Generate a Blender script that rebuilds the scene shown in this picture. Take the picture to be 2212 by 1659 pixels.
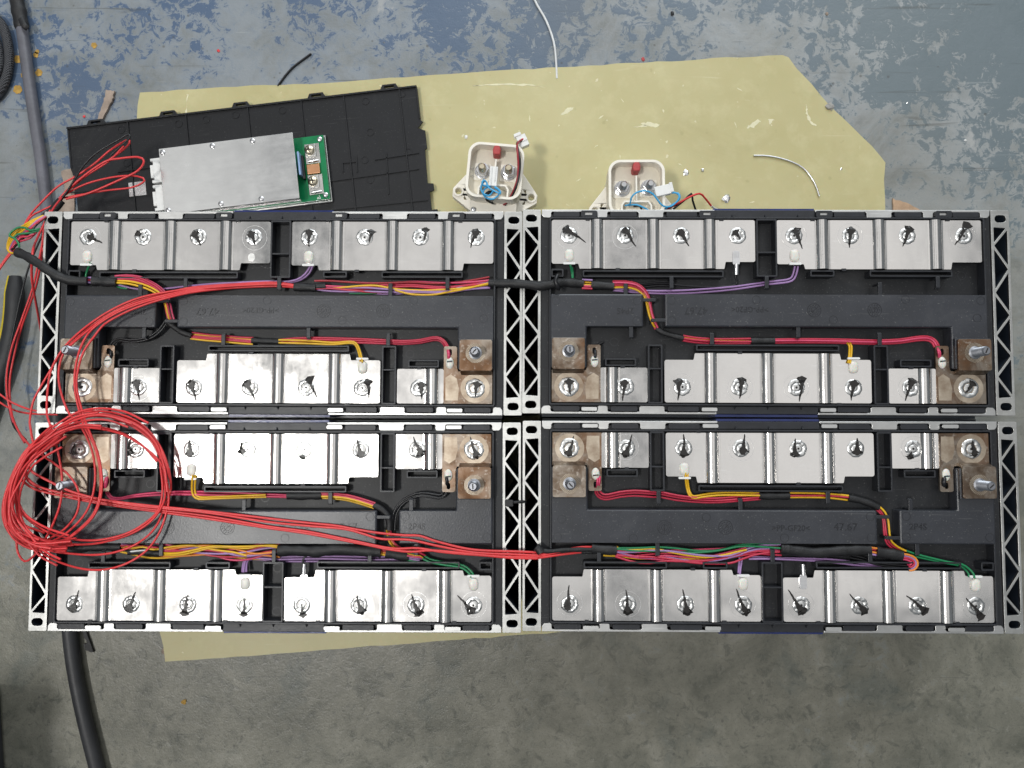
import bpy, bmesh, math, random
from mathutils import Vector, Matrix, noise
from mathutils.geometry import tessellate_polygon

for o in list(bpy.data.objects): bpy.data.objects.remove(o)
SC = bpy.context.scene
COL = SC.collection

# ------------------------------------------------------------------ camera, light, exposure
CAM_Z, CAM_PITCH, CAM_ROLL, FOC = 0.669463, 0.057472, 0.013322, 1661.0    # FOC in pixels of a 2212 px wide picture
cam_d = bpy.data.cameras.new('camera'); cam = bpy.data.objects.new('camera', cam_d); COL.objects.link(cam)
cam.location = (0, 0, CAM_Z); cam.rotation_euler = (CAM_PITCH, CAM_ROLL, 0)
cam_d.sensor_fit = 'HORIZONTAL'; cam_d.sensor_width = 36.0; cam_d.lens = 36.0 * FOC / 2212.0
cam_d.clip_start = 0.01; cam_d.clip_end = 100
SC.camera = cam

world = bpy.data.worlds.new('World'); SC.world = world; world.use_nodes = True
bg = world.node_tree.nodes['Background']
bg.inputs['Color'].default_value = (0.86, 0.94, 1.0, 1); bg.inputs['Strength'].default_value = 0.17

def area(name, loc, target, sx, sy, power, color):
    d = bpy.data.lights.new(name, 'AREA'); d.shape = 'RECTANGLE'; d.size = sx; d.size_y = sy
    d.energy = power; d.color = color
    o = bpy.data.objects.new(name, d); COL.objects.link(o); o.location = loc
    o.rotation_euler = (Vector(target) - Vector(loc)).to_track_quat('-Z', 'Y').to_euler()
    return o
area('roof_light', (-1.14, -0.34, 3.1), (-0.18, -0.05, 0.1), 0.46, 0.28, 40, (1.0, 0.985, 0.95))
for rx, rw_, rp in ((-2.05, 1.3, 8.8), (-0.25, 1.35, 11.0), (1.45, 1.6, 15.2)):      # fill panels added overhead, gapped to band the metal reflections
    area('overhead_fill', (rx, 1.35, 3.3), (rx, 1.35, 0.0), rw_, 4.6, rp, (1.0, 0.975, 0.95))
area('doorway_light', (0.6, 3.4, 2.2), (0.1, 0.1, 0.0), 3.2, 2.2, 92, (0.90, 0.96, 1.0))

vs = SC.view_settings
vs.view_transform = 'Standard'; vs.look = 'None'; vs.exposure = 0.17; vs.gamma = 1.0; vs.use_curve_mapping = False
SC.render.engine = 'CYCLES'
random.seed(7)

# ------------------------------------------------------------------ measuring: a photo point at a known height gives a place
RC = cam.rotation_euler.to_matrix()
E = 0.108                       # top of the module end plates above the floor
SC_CROP = 2028 / 1100.0
ORG = {'t1': (0, 0), 't2': (1000, 0), 'c1': (0, 780), 'c2': (1050, 780), 'c3': (2050, 780), 'c4': (3000, 780),
       'd1': (0, 1600), 'd2': (1050, 1600), 'd3': (2050, 1600), 'd4': (3000, 1600)}
def D(px, py, z):               # px,py in a 2212 x 1659 picture, z in metres
    d = RC @ Vector(((px - 1106) / FOC, -(py - 829.5) / FOC, -1.0))
    t = (z - CAM_Z) / d.z
    return Vector((d.x * t, d.y * t, z))
def G(c, x, y, z):
    o = ORG[c]; return D((o[0] + x / SC_CROP) * 2212 / 4032, (o[1] + y / SC_CROP) * 2212 / 4032, z)
def path(z, *segs):             # segs: ('c1', [(x,y) or (x,y,dz_mm)...]), z = height over E in mm
    out = []
    for c, pts in segs:
        for p in pts:
            zz = E + (z if len(p) < 3 else p[2]) / 1000.0
            out.append(G(c, p[0], p[1], zz))
    return out

# ------------------------------------------------------------------ materials
def new_mat(name):
    m = bpy.data.materials.new(name); m.use_nodes = True
    nt = m.node_tree; b = nt.nodes['Principled BSDF']
    return m, nt, b
def setin(b, **kw):
    for k, v in kw.items():
        b.inputs[k.replace('_', ' ')].default_value = v
def N(nt, t, **kw):
    n = nt.nodes.new(t)
    for k, v in kw.items(): setattr(n, k, v)
    return n
def noise_tex(nt, coord, scale, detail=4, rough=.6, dist=0):
    n = N(nt, 'ShaderNodeTexNoise'); n.inputs['Scale'].default_value = scale; n.inputs['Detail'].default_value = detail
    n.inputs['Roughness'].default_value = rough; n.inputs['Distortion'].default_value = dist
    nt.links.new(coord, n.inputs['Vector']); return n.outputs['Fac']
def ramp(nt, fac, stops):
    r = N(nt, 'ShaderNodeValToRGB'); nt.links.new(fac, r.inputs['Fac'])
    e = r.color_ramp.elements
    while len(e) < len(stops): e.new(0.5)
    for el, (p, c) in zip(e, stops):
        el.position = p; el.color = c if len(c) == 4 else (*c, 1)
    return r.outputs['Color']
def mixc(nt, fac, a, b, blend='MIX'):
    m = N(nt, 'ShaderNodeMix', data_type='RGBA', blend_type=blend)
    for s, v in ((m.inputs[0], fac), (m.inputs[6], a), (m.inputs[7], b)):
        if hasattr(v, 'is_output') or isinstance(v, bpy.types.NodeSocket): nt.links.new(v, s)
        else: s.default_value = v if not isinstance(v, tuple) or len(v) == 4 else (*v, 1)
    return m.outputs[2]
def mth(nt, op, a, b=0.0, clamp=False):
    m = N(nt, 'ShaderNodeMath', operation=op, use_clamp=clamp)
    for s, v in zip(m.inputs, (a, b)):
        if isinstance(v, bpy.types.NodeSocket): nt.links.new(v, s)
        else: s.default_value = v
    return m.outputs[0]
def objco(nt):
    return N(nt, 'ShaderNodeTexCoord').outputs['Object']
def mapped(nt, co, scale=(1, 1, 1), rot=(0, 0, 0), loc=(0, 0, 0)):
    m = N(nt, 'ShaderNodeMapping'); nt.links.new(co, m.inputs['Vector'])
    m.inputs['Scale'].default_value = scale; m.inputs['Rotation'].default_value = rot; m.inputs['Location'].default_value = loc
    return m.outputs['Vector']
def bump(nt, b, h, strength, dist=0.001):
    n = N(nt, 'ShaderNodeBump'); n.inputs['Strength'].default_value = strength; n.inputs['Distance'].default_value = dist
    nt.links.new(h, n.inputs['Height']); nt.links.new(n.outputs['Normal'], b.inputs['Normal'])

def simple(name, col, rough=.5, metal=0.0, var=.15, scale=120, bmp=.15, rvar=.12, **kw):
    """plain substance with uneven tone, uneven gloss and a fine grain"""
    m, nt, b = new_mat(name); co = objco(nt)
    n1 = noise_tex(nt, co, scale, 5, .65)
    lo = tuple(c * (1 - var) for c in col); hi = tuple(min(1, c * (1 + var)) for c in col)
    nt.links.new(ramp(nt, n1, [(.3, lo), (.7, hi)]), b.inputs['Base Color'])
    r = mth(nt, 'MULTIPLY_ADD', noise_tex(nt, co, scale * .37, 4), rvar * 2)
    nt.nodes[-1].inputs[2].default_value = rough - rvar
    nt.links.new(r, b.inputs['Roughness'])
    setin(b, Metallic=metal, **kw)
    if bmp: bump(nt, b, noise_tex(nt, co, scale * 5, 3), bmp, .0004)
    return m
def metal_mat(name, col, rough, brush=(1, 1, 1), scratch=.5, dirt=.12, bmp=.25, wave=0, smudge=.14):
    m, nt, b = new_mat(name); co = objco(nt)
    mp = mapped(nt, co, brush)
    n1 = noise_tex(nt, mp, 300, 4, .6)
    n2 = noise_tex(nt, co, 38, 5, .7)
    c = ramp(nt, n2, [(.25, tuple(x * (1 - dirt) for x in col)), (.75, col)])
    sc = noise_tex(nt, mapped(nt, co, (60, 900, 300), (0, 0, .9)), 1, 2, .5)
    c = mixc(nt, mth(nt, 'MULTIPLY', ramp(nt, sc, [(.64, (0, 0, 0)), (.70, (1, 1, 1))]), .25), c, (.92, .92, .92))
    nt.links.new(c, b.inputs['Base Color'])
    r = mth(nt, 'MULTIPLY_ADD', n1, .08); nt.nodes[-1].inputs[2].default_value = rough - .04
    r2 = mth(nt, 'MULTIPLY_ADD', n2, smudge); nt.nodes[-1].inputs[2].default_value = -.5 * smudge
    nt.links.new(mth(nt, 'ADD', r, r2), b.inputs['Roughness'])
    setin(b, Metallic=1.0)
    if wave:                                  # slow unevenness of pressed sheet
        wv = N(nt, 'ShaderNodeTexNoise'); wv.inputs['Scale'].default_value = 26; wv.inputs['Detail'].default_value = 1.5
        oi = N(nt, 'ShaderNodeObjectInfo'); cb_ = N(nt, 'ShaderNodeVectorMath', operation='ADD'); nt.links.new(co, cb_.inputs[0])
        sc_ = N(nt, 'ShaderNodeVectorMath', operation='SCALE'); nt.links.new(oi.outputs['Location'], sc_.inputs[0]); sc_.inputs['Scale'].default_value = 7.0
        nt.links.new(sc_.outputs[0], cb_.inputs[1]); nt.links.new(cb_.outputs[0], wv.inputs['Vector'])
        h_ = mth(nt, 'ADD', mth(nt, 'MULTIPLY', wv.outputs['Fac'], 9.0 * wave), mth(nt, 'MULTIPLY', n1, bmp))
        bump(nt, b, h_, 1.0, .0002)
    else: bump(nt, b, n1, bmp, .0002)
    return m
MT = {}
MT['busbar'] = metal_mat('busbar_aluminium', (.78, .76, .74), .19, (1, .25, 1), bmp=.035, wave=.42, smudge=.26)
MT['bend'] = MT['busbar']
MT['plate'] = metal_mat('end_plate_aluminium', (.74, .74, .715), .36, (1, 1, 1), dirt=.42)
MT['flange'] = metal_mat('side_plate_steel', (.68, .68, .67), .42, (.3, 1, 1), dirt=.3)
MT['shield'] = metal_mat('shield_aluminium', (.84, .84, .83), .24, (.12, 1, 1), bmp=.15)
MT['weld'] = metal_mat('weld_bead', (.70, .70, .69), .34, (1, 1, 1), bmp=.6)
MT['steel'] = metal_mat('steel', (.60, .60, .61), .32)
MT['stud'] = metal_mat('stud_steel', (.36, .37, .40), .40)
def plastic_mat(name, col, rough, dust):
    m, nt, b = new_mat(name); co = objco(nt)
    oi = N(nt, 'ShaderNodeObjectInfo'); ad = N(nt, 'ShaderNodeVectorMath', operation='ADD'); nt.links.new(co, ad.inputs[0]); nt.links.new(oi.outputs['Location'], ad.inputs[1]); co = ad.outputs[0]
    n1 = noise_tex(nt, co, 22, 6, .7, .4); n2 = noise_tex(nt, co, 900, 2, .5); n3 = noise_tex(nt, co, 9, 4, .6)
    c = ramp(nt, n1, [(.3, tuple(x * .75 for x in col)), (.7, tuple(x * 1.25 for x in col))])
    f = mth(nt, 'MULTIPLY', ramp(nt, n2, [(.66, (0, 0, 0)), (.74, (1, 1, 1))]), dust)
    c = mixc(nt, f, c, (.22, .22, .21))
    sm = mth(nt, 'MULTIPLY', ramp(nt, n1, [(.56, (0, 0, 0)), (.74, (1, 1, 1))]), dust * .22)
    c = mixc(nt, sm, c, (.16, .155, .14))
    sc = noise_tex(nt, mapped(nt, co, (30, 700, 100), (0, 0, .5)), 1, 2, .5)
    c = mixc(nt, mth(nt, 'MULTIPLY', ramp(nt, sc, [(.70, (0, 0, 0)), (.74, (1, 1, 1))]), dust * .5), c, (.14, .14, .14))
    nt.links.new(c, b.inputs['Base Color'])
    r = mth(nt, 'MULTIPLY_ADD', n3, .24); nt.nodes[-1].inputs[2].default_value = rough - .12
    nt.links.new(r, b.inputs['Roughness'])
    b.inputs['Specular IOR Level'].default_value = .36
    bump(nt, b, noise_tex(nt, co, 700, 3), .25, .0003); return m
MT['plastic'] = plastic_mat('black_plastic_shaded', (.0145, .0155, .018), .48, .35)  # same plastic as the raised covers, darkened to paint the recess shade
MT['plastic_lit'] = plastic_mat('black_plastic_lit', (.028, .0305, .038), .35, .5); MT['plastic_lit'].node_tree.nodes['Principled BSDF'].inputs['Specular IOR Level'].default_value = .55  # same black plastic, lightened to paint the light on raised tops
MT['plastic_rim'] = simple('black_plastic_rim', (.015, .0165, .021), .42, 0, .3, 90, .3, .10)
MT['lid'] = plastic_mat('cover_plastic', (.0065, .007, .009), .46, .30)
MT['core'] = simple('end_plate_dark', (.016, .022, .032), .34, 0, .4, 30, .2, .10)
MT['film'] = simple('blue_film', (.012, .025, .13), .22, 0, .3, 50, .25, .1)
MT['tape'] = simple('cloth_tape', (.012, .012, .013), .52, 0, .4, 200, .7, .12)
MT['red'] = simple('red_insulation', (.68, .042, .046), .38, 0, .10, 60, .1, .08)
MT['crimson'] = simple('crimson_insulation', (.50, .028, .065), .38, 0, .12, 60, .1, .08)
MT['pink'] = simple('pink_insulation', (.62, .06, .14), .38, 0, .12, 60, .1, .08)
MT['yellow'] = simple('yellow_insulation', (.72, .42, .015), .38, 0, .10, 60, .1, .08)
MT['orange'] = simple('orange_insulation', (.72, .24, .03), .38, 0, .10, 60, .1, .08)
MT['violet'] = simple('violet_insulation', (.34, .20, .42), .38, 0, .12, 60, .1, .08)
MT['green'] = simple('green_insulation', (.012, .20, .075), .38, 0, .12, 60, .1, .08)
MT['black'] = simple('black_insulation', (.012, .012, .014), .38, 0, .2, 60, .1, .08)
MT['blue'] = simple('blue_insulation', (.06, .40, .72), .38, 0, .12, 60, .1, .08)
MT['darkred'] = simple('dark_red_insulation', (.32, .02, .03), .38, 0, .12, 60, .1, .08)
MT['ink'] = simple('marker_ink', (.013, .011, .010), .35, 0, .3, 300, .2, .1)
MT['silicone'] = simple('milky_silicone', (.72, .70, .64), .35, 0, .08, 200, .1, .08, Subsurface_Weight=.3, Subsurface_Scale=.002)
MT['nylon'] = simple('white_nylon', (.80, .80, .78), .35, 0, .05, 200, .1, .08)
MT['cream'] = simple('cream_plastic', (.86, .815, .72), .36, 0, .06, 60, .15, .08)
MT['recess'] = simple('cream_potting', (.76, .71, .60), .30, 0, .08, 60, .15, .08)
MT['redcap'] = simple('red_cap', (.45, .06, .06), .55, 0, .15, 150, .3, .1)
MT['pcb'] = simple('green_solder_mask', (.005, .20, .07), .25, 0, .2, 80, .1, .08)
MT['copper'] = metal_mat('copper', (.62, .33, .18), .35)
MT['brass'] = metal_mat('zinc_yellow_screw', (.72, .64, .48), .28)
MT['tin'] = metal_mat('tinned_strip', (.72, .71, .68), .30, dirt=.3)
MT['resistor'] = simple('blue_part', (.30, .45, .70), .4)
MT['cable'] = simple('rubber_cable', (.030, .031, .034), .50, 0, .3, 40, .3, .1)
MT['cable_grey'] = simple('grey_cable', (.125, .125, .145), .42, 0, .25, 40, .3, .1)
def braid_mat():
    m, nt, b = new_mat('braided_sleeve'); co = objco(nt)
    w1 = N(nt, 'ShaderNodeTexWave'); w1.inputs['Scale'].default_value = 210; nt.links.new(mapped(nt, co, rot=(0, 0, .8)), w1.inputs['Vector'])
    w2 = N(nt, 'ShaderNodeTexWave'); w2.inputs['Scale'].default_value = 210; nt.links.new(mapped(nt, co, rot=(0, 0, -.8)), w2.inputs['Vector'])
    h = mth(nt, 'MAXIMUM', w1.outputs['Fac'], w2.outputs['Fac'])
    nt.links.new(ramp(nt, h, [(.3, (.008, .008, .009)), (.9, (.075, .077, .085))]), b.inputs['Base Color'])
    setin(b, Roughness=.5); bump(nt, b, h, .8, .001); return m
MT['braid'] = braid_mat()
MT['cardboard'] = simple('cardboard', (.46, .31, .20), .85, 0, .3, 60, .5, .05)
MT['paperboard'] = simple('torn_card', (.33, .26, .21), .85, 0, .35, 60, .5, .05)
MT['rubber'] = simple('grip_rubber', (.016, .017, .019), .55, 0, .3, 80, .5, .1)
MT['grip_yellow'] = simple('grip_yellow', (.55, .42, .02), .5)
MT['white_wire'] = simple('white_wire', (.72, .73, .73), .4)
MT['solder'] = metal_mat('solder', (.75, .75, .76), .30)
MT['foil'] = metal_mat('foil', (.90, .90, .90), .25, bmp=.9)
MT['pebble'] = simple('grey_clod', (.34, .33, .31), .8)
MT['lead_rubber'] = simple('dust_grey', (.10, .10, .10), .8)

# terminal: oxidised copper-bronze with stains
def terminal_mat():
    m, nt, b = new_mat('oxidised_terminal'); co = objco(nt)
    oi = N(nt, 'ShaderNodeObjectInfo'); sc_ = N(nt, 'ShaderNodeVectorMath', operation='SCALE'); nt.links.new(oi.outputs['Location'], sc_.inputs[0]); sc_.inputs['Scale'].default_value = 5.0
    ad = N(nt, 'ShaderNodeVectorMath', operation='ADD'); nt.links.new(co, ad.inputs[0]); nt.links.new(sc_.outputs[0], ad.inputs[1]); co = ad.outputs[0]
    n1 = noise_tex(nt, co, 50, 6, .62, .5); n2 = noise_tex(nt, co, 330, 4, .6); n3 = noise_tex(nt, co, 28, 4, .6, .5)
    c = ramp(nt, n1, [(.28, (.075, .048, .034)), (.42, (.165, .122, .090)), (.55, (.29, .25, .21)), (.68, (.20, .142, .095)), (.80, (.38, .335, .28))])
    rust = ramp(nt, n3, [(.48, (0, 0, 0)), (.62, (1, 1, 1))])
    c = mixc(nt, mth(nt, 'MULTIPLY', rust, .55), c, (.20, .095, .042))
    c = mixc(nt, mth(nt, 'MULTIPLY', ramp(nt, n2, [(.58, (0, 0, 0)), (.70, (1, 1, 1))]), .45), c, (.58, .53, .47))
    nt.links.new(c, b.inputs['Base Color'])
    setin(b, Metallic=.95)
    nt.links.new(ramp(nt, n1, [(.3, (.60, .60, .60)), (.7, (.34, .34, .34))]), b.inputs['Roughness'])
    bump(nt, b, n1, .35, .0004); return m
MT['terminal'] = terminal_mat()
def knurl_mat():
    m, nt, b = new_mat('knurled_terminal'); co = objco(nt)
    ck = N(nt, 'ShaderNodeTexVoronoi', distance='CHEBYCHEV'); ck.inputs['Randomness'].default_value = 0; ck.inputs['Scale'].default_value = 1150
    nt.links.new(co, ck.inputs['Vector'])
    n1 = noise_tex(nt, co, 60, 5, .7)
    base = ramp(nt, n1, [(.3, (.28, .21, .15)), (.7, (.58, .50, .40))])
    k = ramp(nt, ck.outputs['Distance'], [(.26, (1, 1, 1)), (.34, (0, 0, 0))])
    nt.links.new(mixc(nt, k, base, (.06, .05, .04)), b.inputs['Base Color'])
    setin(b, Metallic=.7, Roughness=.42); return m
MT['knurl'] = knurl_mat()

def sheet_mat():
    m, nt, b = new_mat('glass_fibre_sheet'); co = objco(nt)
    n1 = noise_tex(nt, co, 5, 5, .6); n2 = noise_tex(nt, co, 45, 6, .7)
    c = ramp(nt, n1, [(.3, (.47, .42, .205)), (.7, (.565, .515, .285))])
    c = mixc(nt, mth(nt, 'MULTIPLY', ramp(nt, n2, [(.50, (0, 0, 0)), (.72, (1, 1, 1))]), .35), c, (.66, .61, .36))
    c = mixc(nt, mth(nt, 'MULTIPLY', ramp(nt, noise_tex(nt, co, 14, 6, .65, .8), [(.28, (1, 1, 1)), (.44, (0, 0, 0))]), .30), c, (.38, .33, .16))
    sc = noise_tex(nt, mapped(nt, co, (14, 190, 1), (0, 0, .75)), 1, 3, .55, .6)
    c = mixc(nt, mth(nt, 'MULTIPLY', ramp(nt, sc, [(.70, (0, 0, 0)), (.78, (1, 1, 1))]), .28), c, (.74, .70, .48))
    sc2 = noise_tex(nt, mapped(nt, co, (160, 22, 1), (0, 0, .3), (3, 1, 0)), 1, 3, .55, .8)
    c = mixc(nt, mth(nt, 'MULTIPLY', ramp(nt, sc2, [(.72, (0, 0, 0)), (.80, (1, 1, 1))]), .25), c, (.74, .70, .48))
    sp = noise_tex(nt, co, 160, 2, .5)
    c = mixc(nt, mth(nt, 'MULTIPLY', ramp(nt, sp, [(.73, (0, 0, 0)), (.77, (1, 1, 1))]), .6), c, (.78, .74, .55))
    c = mixc(nt, mth(nt, 'MULTIPLY', ramp(nt, noise_tex(nt, co, 90, 2, .5), [(.25, (1, 1, 1)), (.29, (0, 0, 0))]), .22), c, (.26, .22, .10))
    w = N(nt, 'ShaderNodeTexWave'); w.inputs['Scale'].default_value = 420; nt.links.new(mapped(nt, co, rot=(0, 0, .06)), w.inputs['Vector'])
    w2 = N(nt, 'ShaderNodeTexWave', bands_direction='Y'); w2.inputs['Scale'].default_value = 420; nt.links.new(mapped(nt, co, rot=(0, 0, .06)), w2.inputs['Vector'])
    wv = mth(nt, 'ADD', w.outputs['Fac'], w2.outputs['Fac'])
    nt.links.new(c, b.inputs['Base Color'])
    nt.links.new(ramp(nt, n2, [(.3, (.30, .30, .30)), (.7, (.46, .46, .46))]), b.inputs['Roughness'])
    setin(b, Subsurface_Weight=.1, Subsurface_Scale=.002)
    bump(nt, b, mth(nt, 'ADD', mth(nt, 'MULTIPLY', wv, .25), n2), .14, .0006); return m
MT['sheet'] = sheet_mat()
MT['scuff'] = simple('delaminated_scuff', (.74, .70, .48), .6, 0, .12, 200, .4, .1)
MT['ochre'] = simple('ochre_paint', (.42, .25, .05), .7, 0, .35, 150, .4, .05)

def floor_mat():
    m, nt, b = new_mat('worn_painted_concrete'); co = objco(nt)
    sep = N(nt, 'ShaderNodeSeparateXYZ'); nt.links.new(co, sep.inputs[0])
    x, y = sep.outputs[0], sep.outputs[1]
    n_big = noise_tex(nt, co, 5.0, 5, .6, .4)
    n_mid = noise_tex(nt, co, 22, 9, .71, .5)
    n_chip = noise_tex(nt, co, 84, 9, .74, .7)
    n_fine = noise_tex(nt, co, 180, 6, .7, .4)
    n_grit = noise_tex(nt, co, 600, 3, .6)
    n_mid2 = noise_tex(nt, mapped(nt, co, loc=(3.1, 1.7, 0)), 15, 8, .68, .5)
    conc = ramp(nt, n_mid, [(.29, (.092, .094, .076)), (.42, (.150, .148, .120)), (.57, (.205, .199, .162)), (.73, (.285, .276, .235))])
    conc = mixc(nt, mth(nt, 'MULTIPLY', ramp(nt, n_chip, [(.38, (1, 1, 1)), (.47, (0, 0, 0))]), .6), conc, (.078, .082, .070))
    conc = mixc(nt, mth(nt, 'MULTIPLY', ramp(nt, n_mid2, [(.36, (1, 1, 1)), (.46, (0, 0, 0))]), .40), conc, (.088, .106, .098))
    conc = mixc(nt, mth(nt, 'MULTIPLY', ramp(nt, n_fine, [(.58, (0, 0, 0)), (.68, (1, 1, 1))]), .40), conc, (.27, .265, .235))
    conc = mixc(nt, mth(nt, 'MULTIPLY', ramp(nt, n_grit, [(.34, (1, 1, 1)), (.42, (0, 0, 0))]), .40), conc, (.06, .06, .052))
    # worn paint: a pale film, thinning toward the near side, where the darker tone is partly painted shade; deep blue left in the chips
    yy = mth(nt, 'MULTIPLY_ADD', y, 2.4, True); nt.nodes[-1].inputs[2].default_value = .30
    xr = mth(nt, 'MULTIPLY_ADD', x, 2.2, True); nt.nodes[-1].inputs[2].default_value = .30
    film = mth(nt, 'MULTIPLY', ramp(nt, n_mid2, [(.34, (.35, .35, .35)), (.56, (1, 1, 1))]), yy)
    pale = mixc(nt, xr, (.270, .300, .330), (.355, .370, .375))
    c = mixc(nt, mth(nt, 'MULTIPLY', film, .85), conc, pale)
    # blue: big areas, broken into ragged chips
    bb = mth(nt, 'ADD', mth(nt, 'MULTIPLY', n_chip, .75), mth(nt, 'MULTIPLY', n_mid, .45))
    bb = mth(nt, 'ADD', bb, mth(nt, 'MULTIPLY', mth(nt, 'SUBTRACT', n_big, .5), .70))
    bb = mth(nt, 'ADD', bb, mth(nt, 'MULTIPLY', y, .40))
    bb = mth(nt, 'ADD', bb, mth(nt, 'MULTIPLY', x, .10))
    mask = ramp(nt, bb, [(.728, (0, 0, 0)), (.752, (1, 1, 1))])
    halo = ramp(nt, bb, [(.62, (0, 0, 0)), (.785, (1, 1, 1))])
    blue = mixc(nt, xr, (.052, .098, .185), (.120, .158, .178))
    c = mixc(nt, mth(nt, 'MULTIPLY', halo, .55), c, mixc(nt, xr, (.150, .200, .265), (.215, .250, .265)))
    c = mixc(nt, mth(nt, 'MULTIPLY', mask, .80), c, blue)
    # whitish scraped spots
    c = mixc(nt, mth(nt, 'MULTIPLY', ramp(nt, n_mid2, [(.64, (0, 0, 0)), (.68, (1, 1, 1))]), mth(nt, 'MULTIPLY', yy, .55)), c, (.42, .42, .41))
    for rot, sc, st in ((.9, (9, 300, 1), .30), (-.6, (11, 360, 1), .28), (1.35, (8, 330, 1), .30), (.45, (16, 460, 1), .22)):
        s = noise_tex(nt, mapped(nt, co, sc, (0, 0, rot), (rot, 2 * rot, 0)), 1, 3, .55, .5)
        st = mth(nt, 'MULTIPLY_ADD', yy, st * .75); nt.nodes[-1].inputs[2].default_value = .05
        f = mth(nt, 'MULTIPLY', ramp(nt, s, [(.70, (0, 0, 0)), (.75, (1, 1, 1))]), st)
        c = mixc(nt, f, c, (.42, .44, .44))
    s = noise_tex(nt, mapped(nt, co, (7, 150, 1), (0, 0, .75), (2, 5, 0)), 1, 3, .6, .6)
    c = mixc(nt, mth(nt, 'MULTIPLY', ramp(nt, s, [(.66, (0, 0, 0)), (.72, (1, 1, 1))]), .45), c, (.07, .074, .068))
    v = N(nt, 'ShaderNodeTexVoronoi'); v.inputs['Scale'].default_value = 60; nt.links.new(co, v.inputs['Vector'])
    c = mixc(nt, mth(nt, 'MULTIPLY', ramp(nt, v.outputs['Distance'], [(.05, (1, 1, 1)), (.09, (0, 0, 0))]), .55), c, (.07, .07, .065))
    so = noise_tex(nt, co, 3.3, 4, .5, .3)
    c = mixc(nt, mth(nt, 'MULTIPLY', ramp(nt, so, [(.50, (0, 0, 0)), (.70, (1, 1, 1))]), .28), c, (.150, .140, .110))
    nt.links.new(c, b.inputs['Base Color'])
    rr = mth(nt, 'MULTIPLY_ADD', n_chip, .34); nt.nodes[-1].inputs[2].default_value = .17
    nt.links.new(rr, b.inputs['Roughness'])
    h = mth(nt, 'ADD', mth(nt, 'MULTIPLY', mask, .6), mth(nt, 'ADD', mth(nt, 'MULTIPLY', n_grit, .4), mth(nt, 'ADD', mth(nt, 'MULTIPLY', n_fine, .5), n_chip)))
    bump(nt, b, h, .30, .0010); return m
MT['floor'] = floor_mat()

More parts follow.
